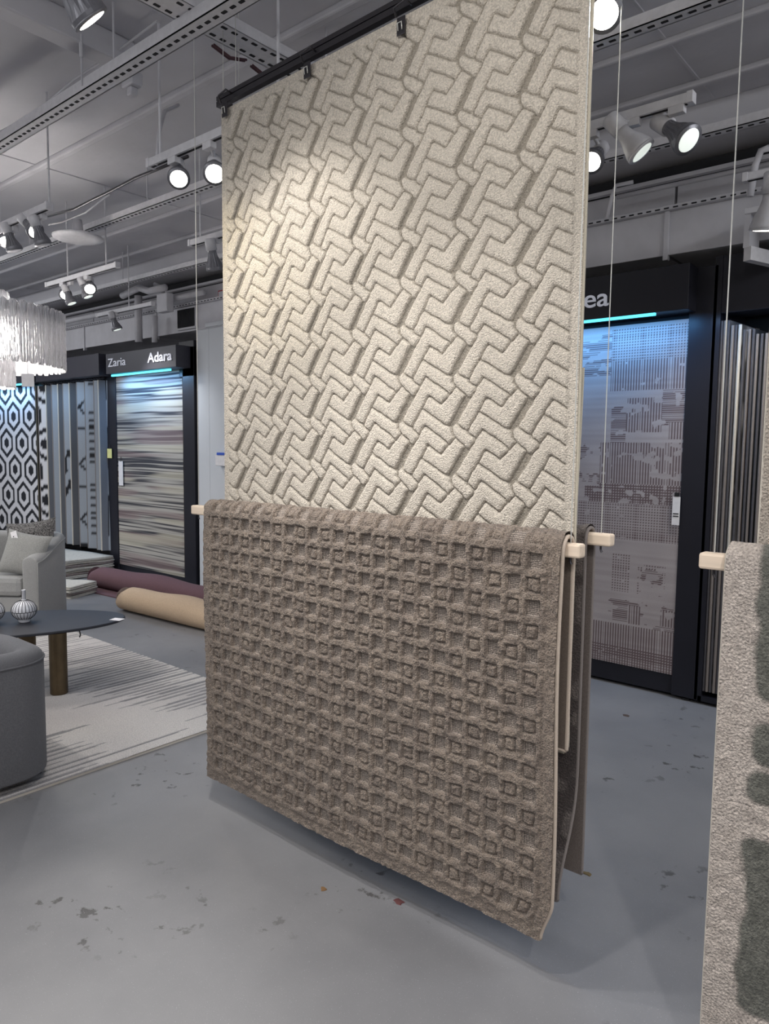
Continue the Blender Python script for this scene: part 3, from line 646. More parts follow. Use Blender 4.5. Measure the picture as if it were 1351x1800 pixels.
# ------------------------------------------------------------------ draped rugs
def arc_path(segs, step):
    """list of (y,z) polyline -> dense samples + normals"""
    P = np.array(segs, float); d = np.hypot(*np.diff(P, axis=0).T); s = np.concatenate([[0], np.cumsum(d)])
    n_ = int(s[-1]/step); t = np.linspace(0, s[-1], n_)
    y = np.interp(t, s, P[:, 0]); z = np.interp(t, s, P[:, 1])
    ty = np.gradient(y, t); tz = np.gradient(z, t)
    k = max(1, int(.012/step)); ker = np.ones(2*k+1)/(2*k+1)
    ty = np.convolve(np.pad(ty, k, 'edge'), ker, 'valid'); tz = np.convolve(np.pad(tz, k, 'edge'), ker, 'valid')
    l = np.hypot(ty, tz); return t, y, z, -tz/l, ty/l   # normal = left of travel direction (up the front: -y)
def drape(name, X0, width, path, step, hfn, cfn, material, backing, cord, label, cat='rug', group=None, thick=.006, wave=None, cord_r=.0065, xtra=None, hem=True):
    t, y, z, ny, nz = arc_path(path, step)
    nu = int(width/step)+1; u = np.linspace(0, width, nu)
    U, T = np.meshgrid(u, t)
    Hh = hfn(U, T)
    wv = wave(U, T) if wave else 0*U
    r = empty(name, (X0, path[0][0], path[0][1])); tag(r, label, cat, group)
    oy, oz = path[0]
    def pos(U_, yy, zz, nyy, nzz, H_, w_): return np.stack([U_, yy-oy+nyy*H_+w_, zz-oz+nzz*H_], -1)
    Y2, Z2, NY, NZ = [np.repeat(q[:, None], nu, 1) for q in (y, z, ny, nz)]
    Pm = pos(U, Y2, Z2, NY, NZ, Hh, wv)
    if xtra is not None: Pm = Pm+xtra(U, T)
    at = cfn(U, T, Hh)
    grid_obj('pile', Pm, material, r, at)
    k = max(1, int(.03/step)); sl = np.unique(np.append(np.arange(0, len(t), k), len(t)-1)); su = np.unique(np.append(np.arange(0, nu, k), nu-1))
    ix = np.ix_(sl, su)
    Pb = pos(U, Y2, Z2, NY, NZ, -thick+0*U, wv)
    if xtra is not None: Pb = Pb+xtra(U, T)
    grid_obj('backing', Pb[ix][:, ::-1], backing, r)
    k2 = max(1, int(.012/step)); sl2 = np.unique(np.append(np.arange(0, len(t), k2), len(t)-1))
    Pc = pos(U, Y2, Z2, NY, NZ, -.001+0*U, wv)
    if xtra is not None: Pc = Pc+xtra(U, T)
    for e in (0, nu-1):
        MB().tube([Vector(Pc[i, e]) for i in sl2], cord_r, 7).build('edge_binding', cord, r, smooth=True)
    if hem:
        for e in (0, len(t)-1):
            MB().tube([Vector(Pc[e, i]) for i in su], cord_r, 7).build('edge_binding', cord, r, smooth=True)
    return r
def over_dowel(yf, yb, zb_front, zb_back, ztop, curl=None):
    """front hem up, over a dowel, back down"""
    yc = (yf+yb)/2; R_ = (yb-yf)/2; p = []
    for i in range(9): p.append((yf, zb_front+(ztop-R_-zb_front)*i/8))
    for a in np.linspace(PI, 0, 13)[1:-1]: p.append((yc+R_*math.cos(a), ztop-R_+R_*math.sin(a)))
    for i in range(9): p.append((yb, (ztop-R_)+(zb_back-(ztop-R_))*i/8))
    return p

# --- cream herringbone rug (clipped to the rail) : tile polygons measured in rug metres
from math import floor
P_ = 1/7.5046
def K(x, y):  # reading of the photo grain (one repeat) -> rug metres relative to its peak
    q = at_y(640+x*P_, 660+y*P_, 1.9); q0 = at_y(640+825*P_, 660+90*P_, 1.9); return (q.x-q0.x, q.z-q0.z)
tiles = [[K(825, 95), K(1110, 285), K(1100, 340), K(1035, 420), K(870, 300), K(635, 715), K(590, 700), K(530, 655)],
         [K(860, 350), K(1030, 470), K(1225, 225), K(1320, 320), K(1120, 690), K(1085, 690), K(800, 490)],
         [K(780, 520), K(1190, 800), K(1205, 870), K(1130, 950), K(815, 700), K(735, 815), K(655, 765)],
         [K(520, 650), K(715, 815), K(715, 870), K(655, 935), K(440, 760)]]
AV = np.array([.2165, -.0152]); BV = np.array([.0009, -.1552])
def inside(poly, X_, Y_):
    s = np.zeros(X_.shape, bool); n_ = len(poly); j = n_-1
    dmin = np.full(X_.shape, 9.)
    for i in range(n_):
        xi, yi = poly[i]; xj, yj = poly[j]
        c_ = ((yi > Y_) != (yj > Y_)) & (X_ < (xj-xi)*(Y_-yi)/(yj-yi+1e-12)+xi); s ^= c_
        ex_, ey_ = xj-xi, yj-yi; tt = np.clip(((X_-xi)*ex_+(Y_-yi)*ey_)/(ex_*ex_+ey_*ey_), 0, 1)
        dmin = np.minimum(dmin, np.hypot(X_-xi-tt*ex_, Y_-yi-tt*ey_)); j = i
    return np.where(s, dmin, -dmin)
NT = 300
Minv = np.linalg.inv(np.stack([AV, BV], 1))
ga, gb = np.meshgrid((np.arange(NT)+.5)/NT, (np.arange(NT)+.5)/NT, indexing='ij')
TX = ga*AV[0]+gb*BV[0]; TY = ga*AV[1]+gb*BV[1]
SD = np.full(TX.shape, -9.); SD2 = SD.copy()
for ia in (-2, -1, 0, 1, 2):
    for ib in (-2, -1, 0, 1, 2):
        for pl in tiles:
            q_ = inside([(a+ia*AV[0]+ib*BV[0], b+ia*AV[1]+ib*BV[1]) for a, b in pl], TX, TY)
            SD2 = np.maximum(SD2, np.minimum(SD, q_)); SD = np.maximum(SD, q_)
SD = np.minimum(SD+.0056, (SD-SD2)*.5-.0005)
def tile_sd(u, z):
    # u measured from rug left edge (-2.505), z world height
    q0 = at_y(640+825*P_, 660+90*P_, 1.9); dx = u-2.505-q0.x; dz = z-q0.z
    a = Minv[0, 0]*dx+Minv[0, 1]*dz; b = Minv[1, 0]*dx+Minv[1, 1]*dz
    a = (a % 1)*NT-.5; b = (b % 1)*NT-.5; i = np.floor(a).astype(int); j = np.floor(b).astype(int); fa = a-i; fb = b-j
    g = lambda p, q: SD[p % NT, q % NT]
    return (g(i, j)*(1-fa)+g(i+1, j)*fa)*(1-fb)+(g(i, j+1)*(1-fa)+g(i+1, j+1)*fa)*fb
ZB = .63; HB = 2.845-ZB; WB = 1.585
def beige_h(U, T):
    wu = (vnoise(U*55, T*55, 61)-.5)*.004; wz = (vnoise(U*55, T*55, 62)-.5)*.004
    sd = tile_sd(U+wu, ZB+T+wz)
    edge = np.minimum(np.minimum(U, WB-U), np.minimum(T, HB-T))
    m_ = sstep(0, .0036, sd)
    h_ = .0088*m_+.0035*sstep(0, .014, sd)
    h_ = np.where(edge < .03, .0065+0*h_, h_)
    b_ = sstep(.028, .034, edge); h_ = h_*b_+.0065*(1-b_)
    rib = .0007*np.sin(U*2*PI/.0085)*np.sin(T*2*PI/.0085)*(1-m_)
    return h_+rib+.0010*(vnoise(U*150, T*150, 63)-.5)
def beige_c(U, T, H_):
    c = mixc(C(160, 151, 137), C(213, 203, 189), sstep(.001, .007, H_)); return {'Col': c*(.97+.06*vnoise(U*6, T*6, 64))[..., None]}  # grooves coloured darker, painted shade on top of the real relief
def beige_wave(U, T):
    z = ZB+T; return .006*np.sin(U*4.2+.6)*sstep(2.8, 1.5, z)+.02*sstep(1.0, .62, z)*np.sin(U*3+.5)
pth = [(1.905, ZB+HB*i/12) for i in range(13)]
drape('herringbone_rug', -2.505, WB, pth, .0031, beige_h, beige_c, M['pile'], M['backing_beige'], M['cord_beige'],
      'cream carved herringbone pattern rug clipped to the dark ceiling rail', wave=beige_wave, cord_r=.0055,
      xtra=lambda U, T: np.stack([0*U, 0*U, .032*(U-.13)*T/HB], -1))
# second cream layer visible in the gap at the bottom right: the rug's folded lower end
fold = empty('cream_lining_rug', (-2.45, 1.93, .63)); tag(fold, 'thin cream rug hanging behind the herringbone rug, seen in the gap at its right edge', 'rug')
U, V = np.meshgrid(np.linspace(0, 1.52, 40), np.linspace(0, 1.1, 60))
fl = .035*sstep(.3, 0, V)
grid_obj('face', np.stack([U, -fl*.0-.012*np.sin(V*4), V], -1), M['backing_beige'], fold); grid_obj('back', np.stack([U, -.012*np.sin(V*4)+.008, V], -1)[:, ::-1], M['backing_beige'], fold)
MB().tube([(1.52, -.012*math.sin(v*4)+.004, v) for v in np.linspace(0, 1.1, 30)], .006, 7).build('edge_binding', M['cord_beige'], fold, smooth=True)

# rail and clips
rl = empty('hanging_rail', (-2.53, 1.905, 2.86)); tag(rl, 'dark metal hanging rail holding the top of the cream rug', 'rail'); 
sl_ = .032
mb = MB(); A_ = Vector((0, 0, .0)); B_ = Vector((1.75, 0, 1.75*sl_)); 
for (yy, zz, hy, hz) in ((0, .012, .012, .010), (0, .034, .012, .008), (.0, .022, .006, .012)):
    mb.obox((A_+B_)/2+Vector((0, yy, zz)), (B_-A_)/2, (0, hy, 0), (0, 0, hz))
mb.build('rail_bar', M['steel'], rl)
for xx in (.05, 1.6):
    for dx in (-.02, .06): MB().tube([(xx+dx, 0, .03+xx*sl_), (xx+dx, 0, ZC-2.86)], .0018, 5).build('suspension_wire', M['wire'], rl)
clip0 = None
for i, (px_, py_, lb) in enumerate(((396, 190, 'steel clip on the rail at the left corner of the cream rug'), (541, 120, 'steel clip on the rail, second from the left corner'), (706, 42, 'steel clip on the rail nearest the top of the picture'))):
    p = at_y(px_, py_, 1.885)
    c = empty('rug_clip', (p.x, 1.885, p.z)); tag(c, lb, 'clip', 'steel clips on the hanging rail')
    MB().box(-.017, .017, -.006, -.002, -.035, .02).build('jaw', M['steel'], c, bevel=.002)
    MB().box(-.017, .017, .02, .024, -.035, .02).build('jaw', M['steel'], c, bevel=.002)
    MB().tube([(-.015, -.01, .02), (-.018, -.02, .045), (.03, -.02, .055), (.03, .01, .05)], .004, 6).build('spring_wire', M['steel'], c, smooth=True)
    MB().tube([(.008, -.009, -.022), (.008, -.012, .0), (-.008, -.012, .0), (-.008, -.009, -.022)], .0022, 6).build('lever', M['wire'], c, smooth=True)

# --- brown grid rug over the front dowel
PU, PV = .0617, .0665
XL, XR = -2.465, -.888; WD = XR-XL
ZF = .12; ZTOP = 1.268
def grid_h(U, T):
    wu = (vnoise(U*45, T*45, 71)-.5)*.006; wv = (vnoise(U*45+9, T*45, 72)-.5)*.006
    u_ = (WD-U-.045+wu)/PU; v_ = (T-.045+wv)/PV
    i = np.floor(u_); j = np.floor(v_); a = np.abs(u_-i-.5); b = np.abs(v_-j-.5); par = ((i+j) % 2)
    d = np.maximum(a/.345, b/.33)
    deep = sstep(.88, 1.12, d)
    e = np.maximum(a/.40, b/.38); ring = 1-(1-sstep(.05, .17, np.abs(e-.74)))*.75-.12*(e < .7)
    h_ = np.where(par > 0, deep, ring)
    edge = np.minimum(np.minimum(U, WD-U), np.minimum(T, T.max()-T)); bm = sstep(.03, .045, edge)
    h_ = h_*bm+(1-bm)*.75
    fl_ = (.55+.9*vnoise(U*85, T*85, 73))*.5+.5
    return .0150*h_*fl_+.0022*(vnoise(U*170, T*170, 74)-.5)*h_
def grid_c(U, T, H_):
    hi = mixc(C(120, 106, 95), C(142, 127, 113), vnoise(U*30, T*30, 75))
    lo = C(136, 124, 114)+0*hi
    k_ = sstep(.0025, .0055, H_)
    return {'Col': mixc(lo, hi, k_), 'weave': 1-k_}
pth = over_dowel(1.775, 1.842, ZF, .66, ZTOP)
drape('lattice_rug', XL, WD, pth, .0033, grid_h, grid_c, M['shag_weave'], M['backing_brown'], M['cord_brown'],
      'taupe brown lattice tufted rug draped over the front wooden dowel', cord_r=.0062,
      wave=lambda U, T: .006*np.sin(U*5+1)*sstep(1.0, .1, T)*(T < 1.15)+.0*U,
      xtra=lambda U, T: np.stack([-.03*sstep(.12, .0, T)*sstep(1.25, 1.577, U)+.004*np.sin(T*6)*(T < 1.15), 0*U, 0*U], -1))
def dowel(x0, x1, Y, z, label, s=.019):
    r = empty('wooden_dowel', (x0, Y, z)); tag(r, label, 'dowel', 'pale wooden hanging bars')
    MB().box(0, x1-x0, -s, s, -s, s).build('bar', M['wood'], r, bevel=.006)
    for x in (.03, x1-x0-.035):
        MB().tube([(x, 0, s), (x, 0, ZC-z)], .0016, 5).build('suspension_wire', M['wire'], r)
        MB().tube([(x, 0, -s), (x, 0, -s-.012), (x+.004, 0, -s-.02)], .003, 6).build('wire_knot', M['steel'], r)
    return r
dowel(-2.588, -.845, 1.808, 1.231, 'front pale wooden bar carrying the taupe lattice rug')
dowel(-2.55, -.845, 2.0, 1.243, 'rear pale wooden bar carrying the dark taupe rug', s=.018)
# --- dark taupe rug over the rear dowel
def dk_h(U, T): return .004+.005*sstep(.35, .6, vnoise(U*24, T*24, 81))+.002*vnoise(U*120, T*120, 82)
def dk_c(U, T, H_): return {'Col': mixc(C(84, 74, 72), C(118, 108, 104), sstep(.005, .010, H_))}
pth = over_dowel(1.972, 2.032, .16, .20, 1.275)
drape('dark_taupe_rug', -2.46, 1.545, pth, .007, dk_h, dk_c, M['shag'], M['backing_grey'], M['cord_grey'],
      'dark taupe textured rug draped over the rear wooden dowel', cord_r=.0055,
      wave=lambda U, T: -.10*sstep(.42, .0, T)**1.5*(T < 1.1)+.0*U,
      xtra=lambda U, T: np.stack([.0*U, .0*U, .03*sstep(.3, 0, T)], -1))

# --- right hand hanging: cream and sage checker rug
def sage_mask(U, T):
    m_ = np.zeros(U.shape)
    def blob(u0_, u1_, t0, t1, r_=.03):
        cx, cy = (u0_+u1_)/2, (t0+t1)/2; qx = np.abs(U-cx)-(u1_-u0_)/2+r_; qy = np.abs(T-cy)-(t1-t0)/2+r_
        d = np.hypot(np.maximum(qx, 0), np.maximum(qy, 0))+np.minimum(np.maximum(qx, qy), 0)-r_
        d = d+(vnoise(U*20, T*20, 91)-.5)*.02
        np.maximum(m_, sstep(.006, -.006, d), out=m_)
    z = lambda py: None
    for (u0_, u1_, z0, z1) in ((.072, .33, .83, 1.32), (.074, .30, .69, .80), (.072, .31, .60, .675), (.072, .34, .10, .52), (.42, .70, .7, 1.2), (.42, .72, .2, .62), (.80, 1.05, .9, 1.3), (.82, 1.05, .3, .8), (1.15, 1.4, .6, 1.2), (1.15, 1.4, .15, .5)):
        blob(u0_, u1_, z0, z1)
    return m_
def sg_h(U, T): return .010-.0035*sage_mask(U, T)*(sage_mask(U, T) < .9)+.0035*(vnoise(U*130, T*130, 92)-.3)+.003*(vnoise(U*45, T*45, 93)-.5)
def sg_c(U, T, H_):
    c = mixc(C(186, 174, 164), C(204, 192, 182), vnoise(U*50, T*50, 94)); g = mixc(C(92, 92, 84), C(118, 117, 108), vnoise(U*60, T*60, 95))
    return {'Col': c+(g-c)*sage_mask(U, T)[..., None]}
pth = over_dowel(1.745, 1.81, .115, .25, 1.285)
drape('checker_rug', -.468, 1.5, pth, .0055, sg_h, sg_c, M['shag'], M['backing_beige'], M['cord_ecru'],
      'cream plush rug with sage green blocks draped over the bar at the right edge', cord_r=.006,
      wave=lambda U, T: .006*np.sin(U*4)*(T < 1.1)+.03*sstep(1.9, 2.2, T))
dowel(-.535, 1.15, 1.778, 1.246, 'pale wooden bar carrying the cream and sage rug at the right')
def pl_h(U, T): return .005+.003*(vnoise(U*140, T*140, 96)-.3)
def pl_c(U, T, H_): return {'Col': mixc(C(176, 164, 152), C(198, 187, 174), vnoise(U*60, T*60, 97))}
pth = [(1.9, 1.0+1.85*i/8) for i in range(9)]
drape('plain_cream_rug', -.44, 1.5, pth, .008, pl_h, pl_c, M['shag'], M['backing_beige'], M['cord_ecru'], 'plain cream pile rug hanging behind the sage block rug at the right edge', cord_r=.006)
MB_w = empty('hanging_wire', (-.50, 1.778, 1.27))

# ------------------------------------------------------------------ floor rug with stripes
def floor_col(U, V):
    # stripes run along V (world Y); U across
    x = U; y = V
    line = vnoise(x*30, y*.0+.5, 101)
    fr = x/.048; i = np.floor(fr).astype(int); f = np.abs(fr-i-.5)
    rr = np.random.default_rng(7); n_ = 400; st = rr.random(n_); ln = rr.random(n_); st2 = rr.random(n_); wd = rr.random(n_)
    k = i % n_
    ph = .55*vnoise(x*1.6, x*0+1, 102)
    t = (y/1.35+ph+st[k]*.28) % 1
    lenr = .42+.34*ln[k]
    tip = np.minimum(t, lenr-t)
    on = sstep(0, .05, tip)*(t < lenr)
    wdt = (.16+.16*wd[k])*np.clip(tip*9, 0, 1)
    m_ = (f < wdt+.0)*1.0*(t < lenr)
    c = mixc(C(224, 218, 212), C(206, 200, 198), vnoise(x*3, y*2, 103)); return c+(C(124, 122, 124)-c)*(m_*(.65+.35*vnoise(x*40, y*2, 104)))[..., None]
fx0, fx1, fy0, fy1 = -7.2, -3.1, .2, 2.745
r = empty('striped_floor_rug', (fx0, fy0, 0)); tag(r, 'cream floor rug with tapered grey stripes under the coffee table', 'rug')
U, V = np.meshgrid(np.linspace(0, fx1-fx0, int((fx1-fx0)/.0085)), np.linspace(0, fy1-fy0, 160))
cc_ = floor_col(U, V); grey_ = cc_[..., 0]
grid_obj('pile', np.stack([U, V, .012+.003*sstep(.3, .6, grey_)], -1), M['pile'], r, {'Col': cc_})
MB().box(0, fx1-fx0, 0, fy1-fy0, .001, .011).build('backing', M['cord_ecru'], r)

# ------------------------------------------------------------------ scraps on the floor
for (qx, qy, sz, cc, lb) in ((568, 1563, .011, (122, 92, 60), 'tiny brown scrap on the floor in front of the lattice rug, leftmost'), (700, 1585, .014, (92, 54, 54), 'dark reddish scrap on the floor close under the lattice rug hem'), (1031, 1536, .012, (104, 90, 62), 'olive brown scrap on the floor right of the dark taupe rug'), (1100, 1258, .014, (84, 70, 64), 'dark brown scrap on the floor before the patchwork rug display')):
    ns_ = 9; rr_ = [sz*(.6+.7*random.random()) for _ in range(ns_)]
    ring = [(rr_[k]*1.4*math.cos(2*PI*k/ns_), rr_[k]*math.sin(2*PI*k/ns_)) for k in range(ns_)]
    o = MB().add([(x, y, 0) for x, y in ring]+[(x*.8, y*.8, .003) for x, y in ring], [tuple(range(ns_-1, -1, -1)), tuple(ns_+k for k in range(ns_))]+[(k, (k+1) % ns_, ns_+(k+1) % ns_, ns_+k) for k in range(ns_)]).build('carpet_scrap', mat('scrap', cc, .9))
    o.location = at_z(qx, qy, .0005); tag(o, lb, 'scrap')

# ------------------------------------------------------------------ armchairs
def armchair(name, loc, ang, m, label, Wd=.84, Dp=.80, hb=.74, hf=.60, th=.13, foot=.05, rc=.26):
    """local +y is the back; front faces -y"""
    r = empty(name, (loc[0], loc[1], 0), ang); tag(r, label, 'armchair')
    # U path outer->centreline
    a = Wd/2-th/2; bk = Dp/2-th/2; fr = -Dp/2
    pts = []
    pts += [(a, fr+i*(bk-rc-fr)/8) for i in range(9)]
    pts += [(a-rc+rc*math.cos(t), bk-rc+rc*math.sin(t)) for t in np.linspace(0, PI/2, 9)[1:]]
    pts += [(-a+rc, bk)]
    pts += [(-a+rc-rc*math.sin(t), bk-rc+rc*math.cos(t)) for t in np.linspace(0, PI/2, 9)[1:]]
    pts += [(-a, bk-rc-i*(bk-rc-fr)/8) for i in range(1, 9)]
    n_ = len(pts); mb = MB(); prof = []
    L_ = [0]
    for i in range(1, n_): L_.append(L_[-1]+math.dist(pts[i], pts[i-1]))
    tot = L_[-1]; vs = []; ns = 0; top_in = []; top_out = []
    for i, (x, y) in enumerate(pts):
        s_ = min(L_[i], tot-L_[i])/(.5)
        s_ = max(0, min(1, s_)); e = s_*s_*(3-2*s_)
        hh = hf+(hb-hf)*e
        j0, j1 = max(i-1, 0), min(i+1, n_-1); tx, ty = pts[j1][0]-pts[j0][0], pts[j1][1]-pts[j0][1]; l = math.hypot(tx, ty); nx, ny = ty/l, -tx/l  # outward
        sec = []
        h2 = th/2
        sec.append((h2, foot)); sec.append((h2, hh-.05)); 
        for t in np.linspace(0, PI, 9): sec.append((h2*.98*math.cos(t), hh-.045+.045*math.sin(t)))
        sec.append((-h2, hh-.07)); sec.append((-h2, foot))
        ns = len(sec)
        for o_, z_ in sec: vs.append((x+nx*o_, y+ny*o_, z_))
        top_out.append((x+nx*h2*1.02, y+ny*h2*1.02, hh-.047))
    fs = [(i*ns+k, i*ns+(k+1) % ns, (i+1)*ns+(k+1) % ns, (i+1)*ns+k) for i in range(n_-1) for k in range(ns)]
    fs += [tuple(range(ns-1, -1, -1)), tuple((n_-1)*ns+k for k in range(ns))]
    mb.add(vs, fs); o = mb.build('shell', m, r, smooth=False, bevel=.014)
    o.data.polygons.foreach_set('use_smooth', [True]*len(o.data.polygons))
    o.modifiers['bevel'].angle_limit = math.radians(50)
    mb = MB(); mb.tube([(a+h2*1.0, fr-.002, foot+.01)]+[(top_out[0][0], fr-.002, hf-.05)]+top_out+[(-a-h2, fr-.002, foot+.01)], .0045, 6); mb.build('piping', m, r, smooth=True)
    iw = Wd/2-th
    MB().box(-iw, iw, fr+.02, bk-.03, foot, .27).build('seat_base', m, r, bevel=.015)
    MB().box(-iw+.004, iw-.004, fr-.005, bk-.06, .275, .435).build('seat_cushion', m, r, bevel=.045)
    for x in (-1, 1):
        for y in (-1, 1): MB().box(x*(a-.05)-.025, x*(a-.05)+.025, y*(Dp/2-.12)-.025, y*(Dp/2-.12)+.025, .016, foot+.01).build('leg', M['black'], r)
    return r
dx_, dy_ = .614, -.789
angF = math.atan2(.30, .375)   # facing (.61,-.79)
armchair('barrel_armchair', (-6.335, 2.565), math.radians(38), M['chair_far'], 'heather grey barrel armchair behind the coffee table holding two cushions', Wd=.86, Dp=.64, rc=.17)
armchair('barrel_armchair', (-3.53, 1.03), math.radians(-90), M['chair_near'], 'dark grey barrel armchair cropped at the left edge, seen from behind', Wd=.86, Dp=.82, hb=.605, hf=.56, rc=.1)
def pillow(name, loc, rot, sz, thk, m, label, corner=.25):
    r = empty(name, loc); r.rotation_euler = rot; tag(r, label, 'cushion', 'cushions on the grey armchair')
    n_ = 21; g_ = np.linspace(-1, 1, n_); A, B = np.meshgrid(g_, g_)
    k = (1-np.abs(A)**2.6)**.6*(1-np.abs(B)**2.6)**.6
    sx = A*(1-.10*(1-np.abs(B)**2)*np.abs(A)**3); sy = B*(1-.10*(1-np.abs(A)**2)*np.abs(B)**3)
    grid_obj('cover_front', np.stack([sx*sz/2, -k*thk/2, sy*sz/2], -1), m, r)
    grid_obj('cover_back', np.stack([sx*sz/2, k*thk/2, sy*sz/2], -1)[:, ::-1], m, r)
    return r
pb = at_y(62, 960, 2.78)
p_ = at_y(28, 985, 2.62)
pil = pillow('throw_pillow', at_z(43, 974, .60), (math.radians(-20), math.radians(9), math.radians(38)), .37, .14, M['pillow'], 'plain grey linen cushion with a white price tag on the armchair')
pil2 = pillow('throw_pillow', at_z(36, 968, .62)+Vector((-.10, .13, .02)), (math.radians(-16), math.radians(-8), math.radians(38)), .44, .13, M['boucle'], 'black and white speckled cushion behind the plain grey cushion')
tg = empty('price_tag', pil.location+Vector((0, 0, 0))); tg.rotation_euler = pil.rotation_euler; tag(tg, 'white price tag pinned to the grey linen cushion', 'tag')
MB().obox((-.10, -.05, .125), (.022, -.004, .012), (0, .0015, 0), (-.020, 0, .034)).build('card', M['paper'], tg)
MB().box(-.106, -.099, -.054, -.052, .112, .122).build('print', M['ink'], tg)

# ------------------------------------------------------------------ coffee table
tc_ = empty('coffee_table', (-4.60, 1.83, 0), 1.036); tag(tc_, 'oval black topped coffee table with brass cylinder legs', 'table')
ea, eb = .70, .335
n_ = 72; top = []; 
for z_, s_ in ((.385, .985), (.390, 1), (.398, 1), (.402, .99)):
    top += [(ea*s_*math.cos(2*PI*k/n_), eb*s_*math.sin(2*PI*k/n_), z_) for k in range(n_)]
fs = [(i*n_+k, i*n_+(k+1) % n_, (i+1)*n_+(k+1) % n_, (i+1)*n_+k) for i in range(3) for k in range(n_)]+[tuple(range(n_-1, -1, -1)), tuple(3*n_+k for k in range(n_))]
MB().add(top, fs).build('top', M['table'], tc_)
def to_loc(p): 
    v = Vector((p[0]+4.60, p[1]-1.83, 0)); c, s_ = math.cos(-1.036), math.sin(-1.036); return (v.x*c-v.y*s_, v.x*s_+v.y*c)
lg = at_z(104, 1218, .016); l1 = to_loc(lg); l2 = to_loc(at_z(50, 1190, .016))
for q in (l1, l2, (l1[0]-.62, l1[1]-.05)):
    MB().lathe([(.048, .016), (.05, .02), (.05, .386)], 32, (q[0], q[1], 0)).build('leg', M['brass'], tc_, smooth=False)
for q in ((l1[0]+.03, l1[1]-.0), ): MB().tube([(q[0]+.09, q[1], .386), (q[0]+.095, q[1], .36), (q[0]+.09, q[1]+.005, .345)], .004, 5).build('wire_end', M['black'], tc_)
o = MB().obox((0, 0, .001), (.035, .014, 0), (-.012, .026, 0), (0, 0, .001)).build('table_card', M['paper']); o.location = at_z(206, 1089, .403); tag(o, 'small white card lying on the right tip of the coffee table', 'card')
def vase(px_, py_, label):
    r = empty('ribbed_vase', at_z(px_, py_, .403)); tag(r, label, 'vase', 'white vases on the coffee table'); R_ = .0715
    prof = [(.03, 0), (.033, .004)]+[(max(.012, R_*math.cos(t)), .012+R_*.88*(1+math.sin(t))-.0) for t in np.linspace(-1.05, 1.38, 16)]
    body_ = MB().lathe(prof+[(.014, .14)], 40).build('body', M['ceramic'], r, smooth=True)
    MB().lathe([(.012, .137), (.0105, .145), (.0105, .195), (.012, .20), (.008, .2), (.007, .15)], 16).build('neck', M['ceramic'], r, smooth=True)
    mb = MB()
    for k in range(22):
        a = 2*PI*k/22; half = [p for i, p in enumerate(prof[2:])]
        up = [p for p in half if p[1] >= .068]; lo_ = [p for p in half if p[1] <= .072]
        if k % 2 == 0 or True:
            mb.tube([((p[0]+.0005)*math.cos(a), (p[0]+.0005)*math.sin(a), p[1]) for p in up], .0016, 5)
            a2 = a+PI/22; mb.tube([((p[0]+.0005)*math.cos(a2), (p[0]+.0005)*math.sin(a2), p[1]) for p in lo_], .0016, 5)
    mb.tube([((R_+.0005)*math.cos(2*PI*k/40), (R_+.0005)*math.sin(2*PI*k/40), .069) for k in range(41)], .0018, 5)
    for k in range(8): a = 2*PI*k/8; mb.tube([(.0112*math.cos(a), .0112*math.sin(a), .142), (.0112*math.cos(a), .0112*math.sin(a), .196)], .001, 4)
    mb.build('painted_lines', M['ink'], body_)
vase(43, 1093, 'white round vase with black ribs and a thin neck on the coffee table')
vase(-14, 1096, 'white ribbed vase cut off by the left edge of the picture')

# ------------------------------------------------------------------ rolled and folded rugs
def roll_rug(name, a, b, r0_, m, label, flap=None):
    a = Vector(a); b = Vector(b); d = (b-a); L_ = d.length; d.normalize(); side = Vector((-d.y, d.x, 0))
    r = empty(name, (a.x, a.y, 0)); tag(r, label, 'rolled rug', 'rolled rugs on the floor')
    ns, nc = 46, 40; g = np.zeros((ns, nc, 3))
    for i in range(ns):
        s_ = i/(ns-1); rr = r0_*(1+.06*math.sin(s_*9+r0_*40)+.03*math.sin(s_*21)); endr = min(1, (i+.0)/2.0) if i < 2 else 1
        rr_ = rr*(.80+.2*endr)
        for k in range(nc):
            t = 2*PI*k/(nc-1); zz = rr_*.93+rr_*.93*math.sin(t); zz = max(zz, .0)
            p = d*(s_*L_-.0)+side*(rr_*1.05*math.cos(t))+Vector((0, 0, zz+.004)); g[i, k] = p
    grid_obj('roll', g, m, r)
    mb = MB(); pts = []
    for k in range(90):
        t = k*.28; q = r0_*.80*(1-k/96); pts.append(d*-.002+side*(q*math.cos(t))+Vector((0, 0, r0_*.93+q*.93*math.sin(t))))
    mb.tube(pts, .006, 4); mb.build('spiral_end', m, r, smooth=True)
    MB().lathe([(r0_*.82, 0), (0, .004)], 28, d*.01+Vector((0, 0, r0_*.93)), -d).build('end_core', M['taupe_felt'] if m is M['tan'] else m, r)
    if flap: MB().obox(d*(flap*.5-.03)-side*(r0_*.9)+Vector((0, 0, .006)), d*(flap*.5), side*.12, (0, 0, .005)).build('flap', m, r)
    return r
roll_rug('rolled_rug', (-7.27, 3.83, 0), (-4.35, 4.02, 0), .118, M['plum'], 'plum brown rolled rug lying behind the tan roll', flap=.8)
roll_rug('rolled_rug', (-6.04, 3.46, 0), (-3.6, 3.60, 0), .118, M['tan'], 'tan rolled rug lying in front of the plum roll')
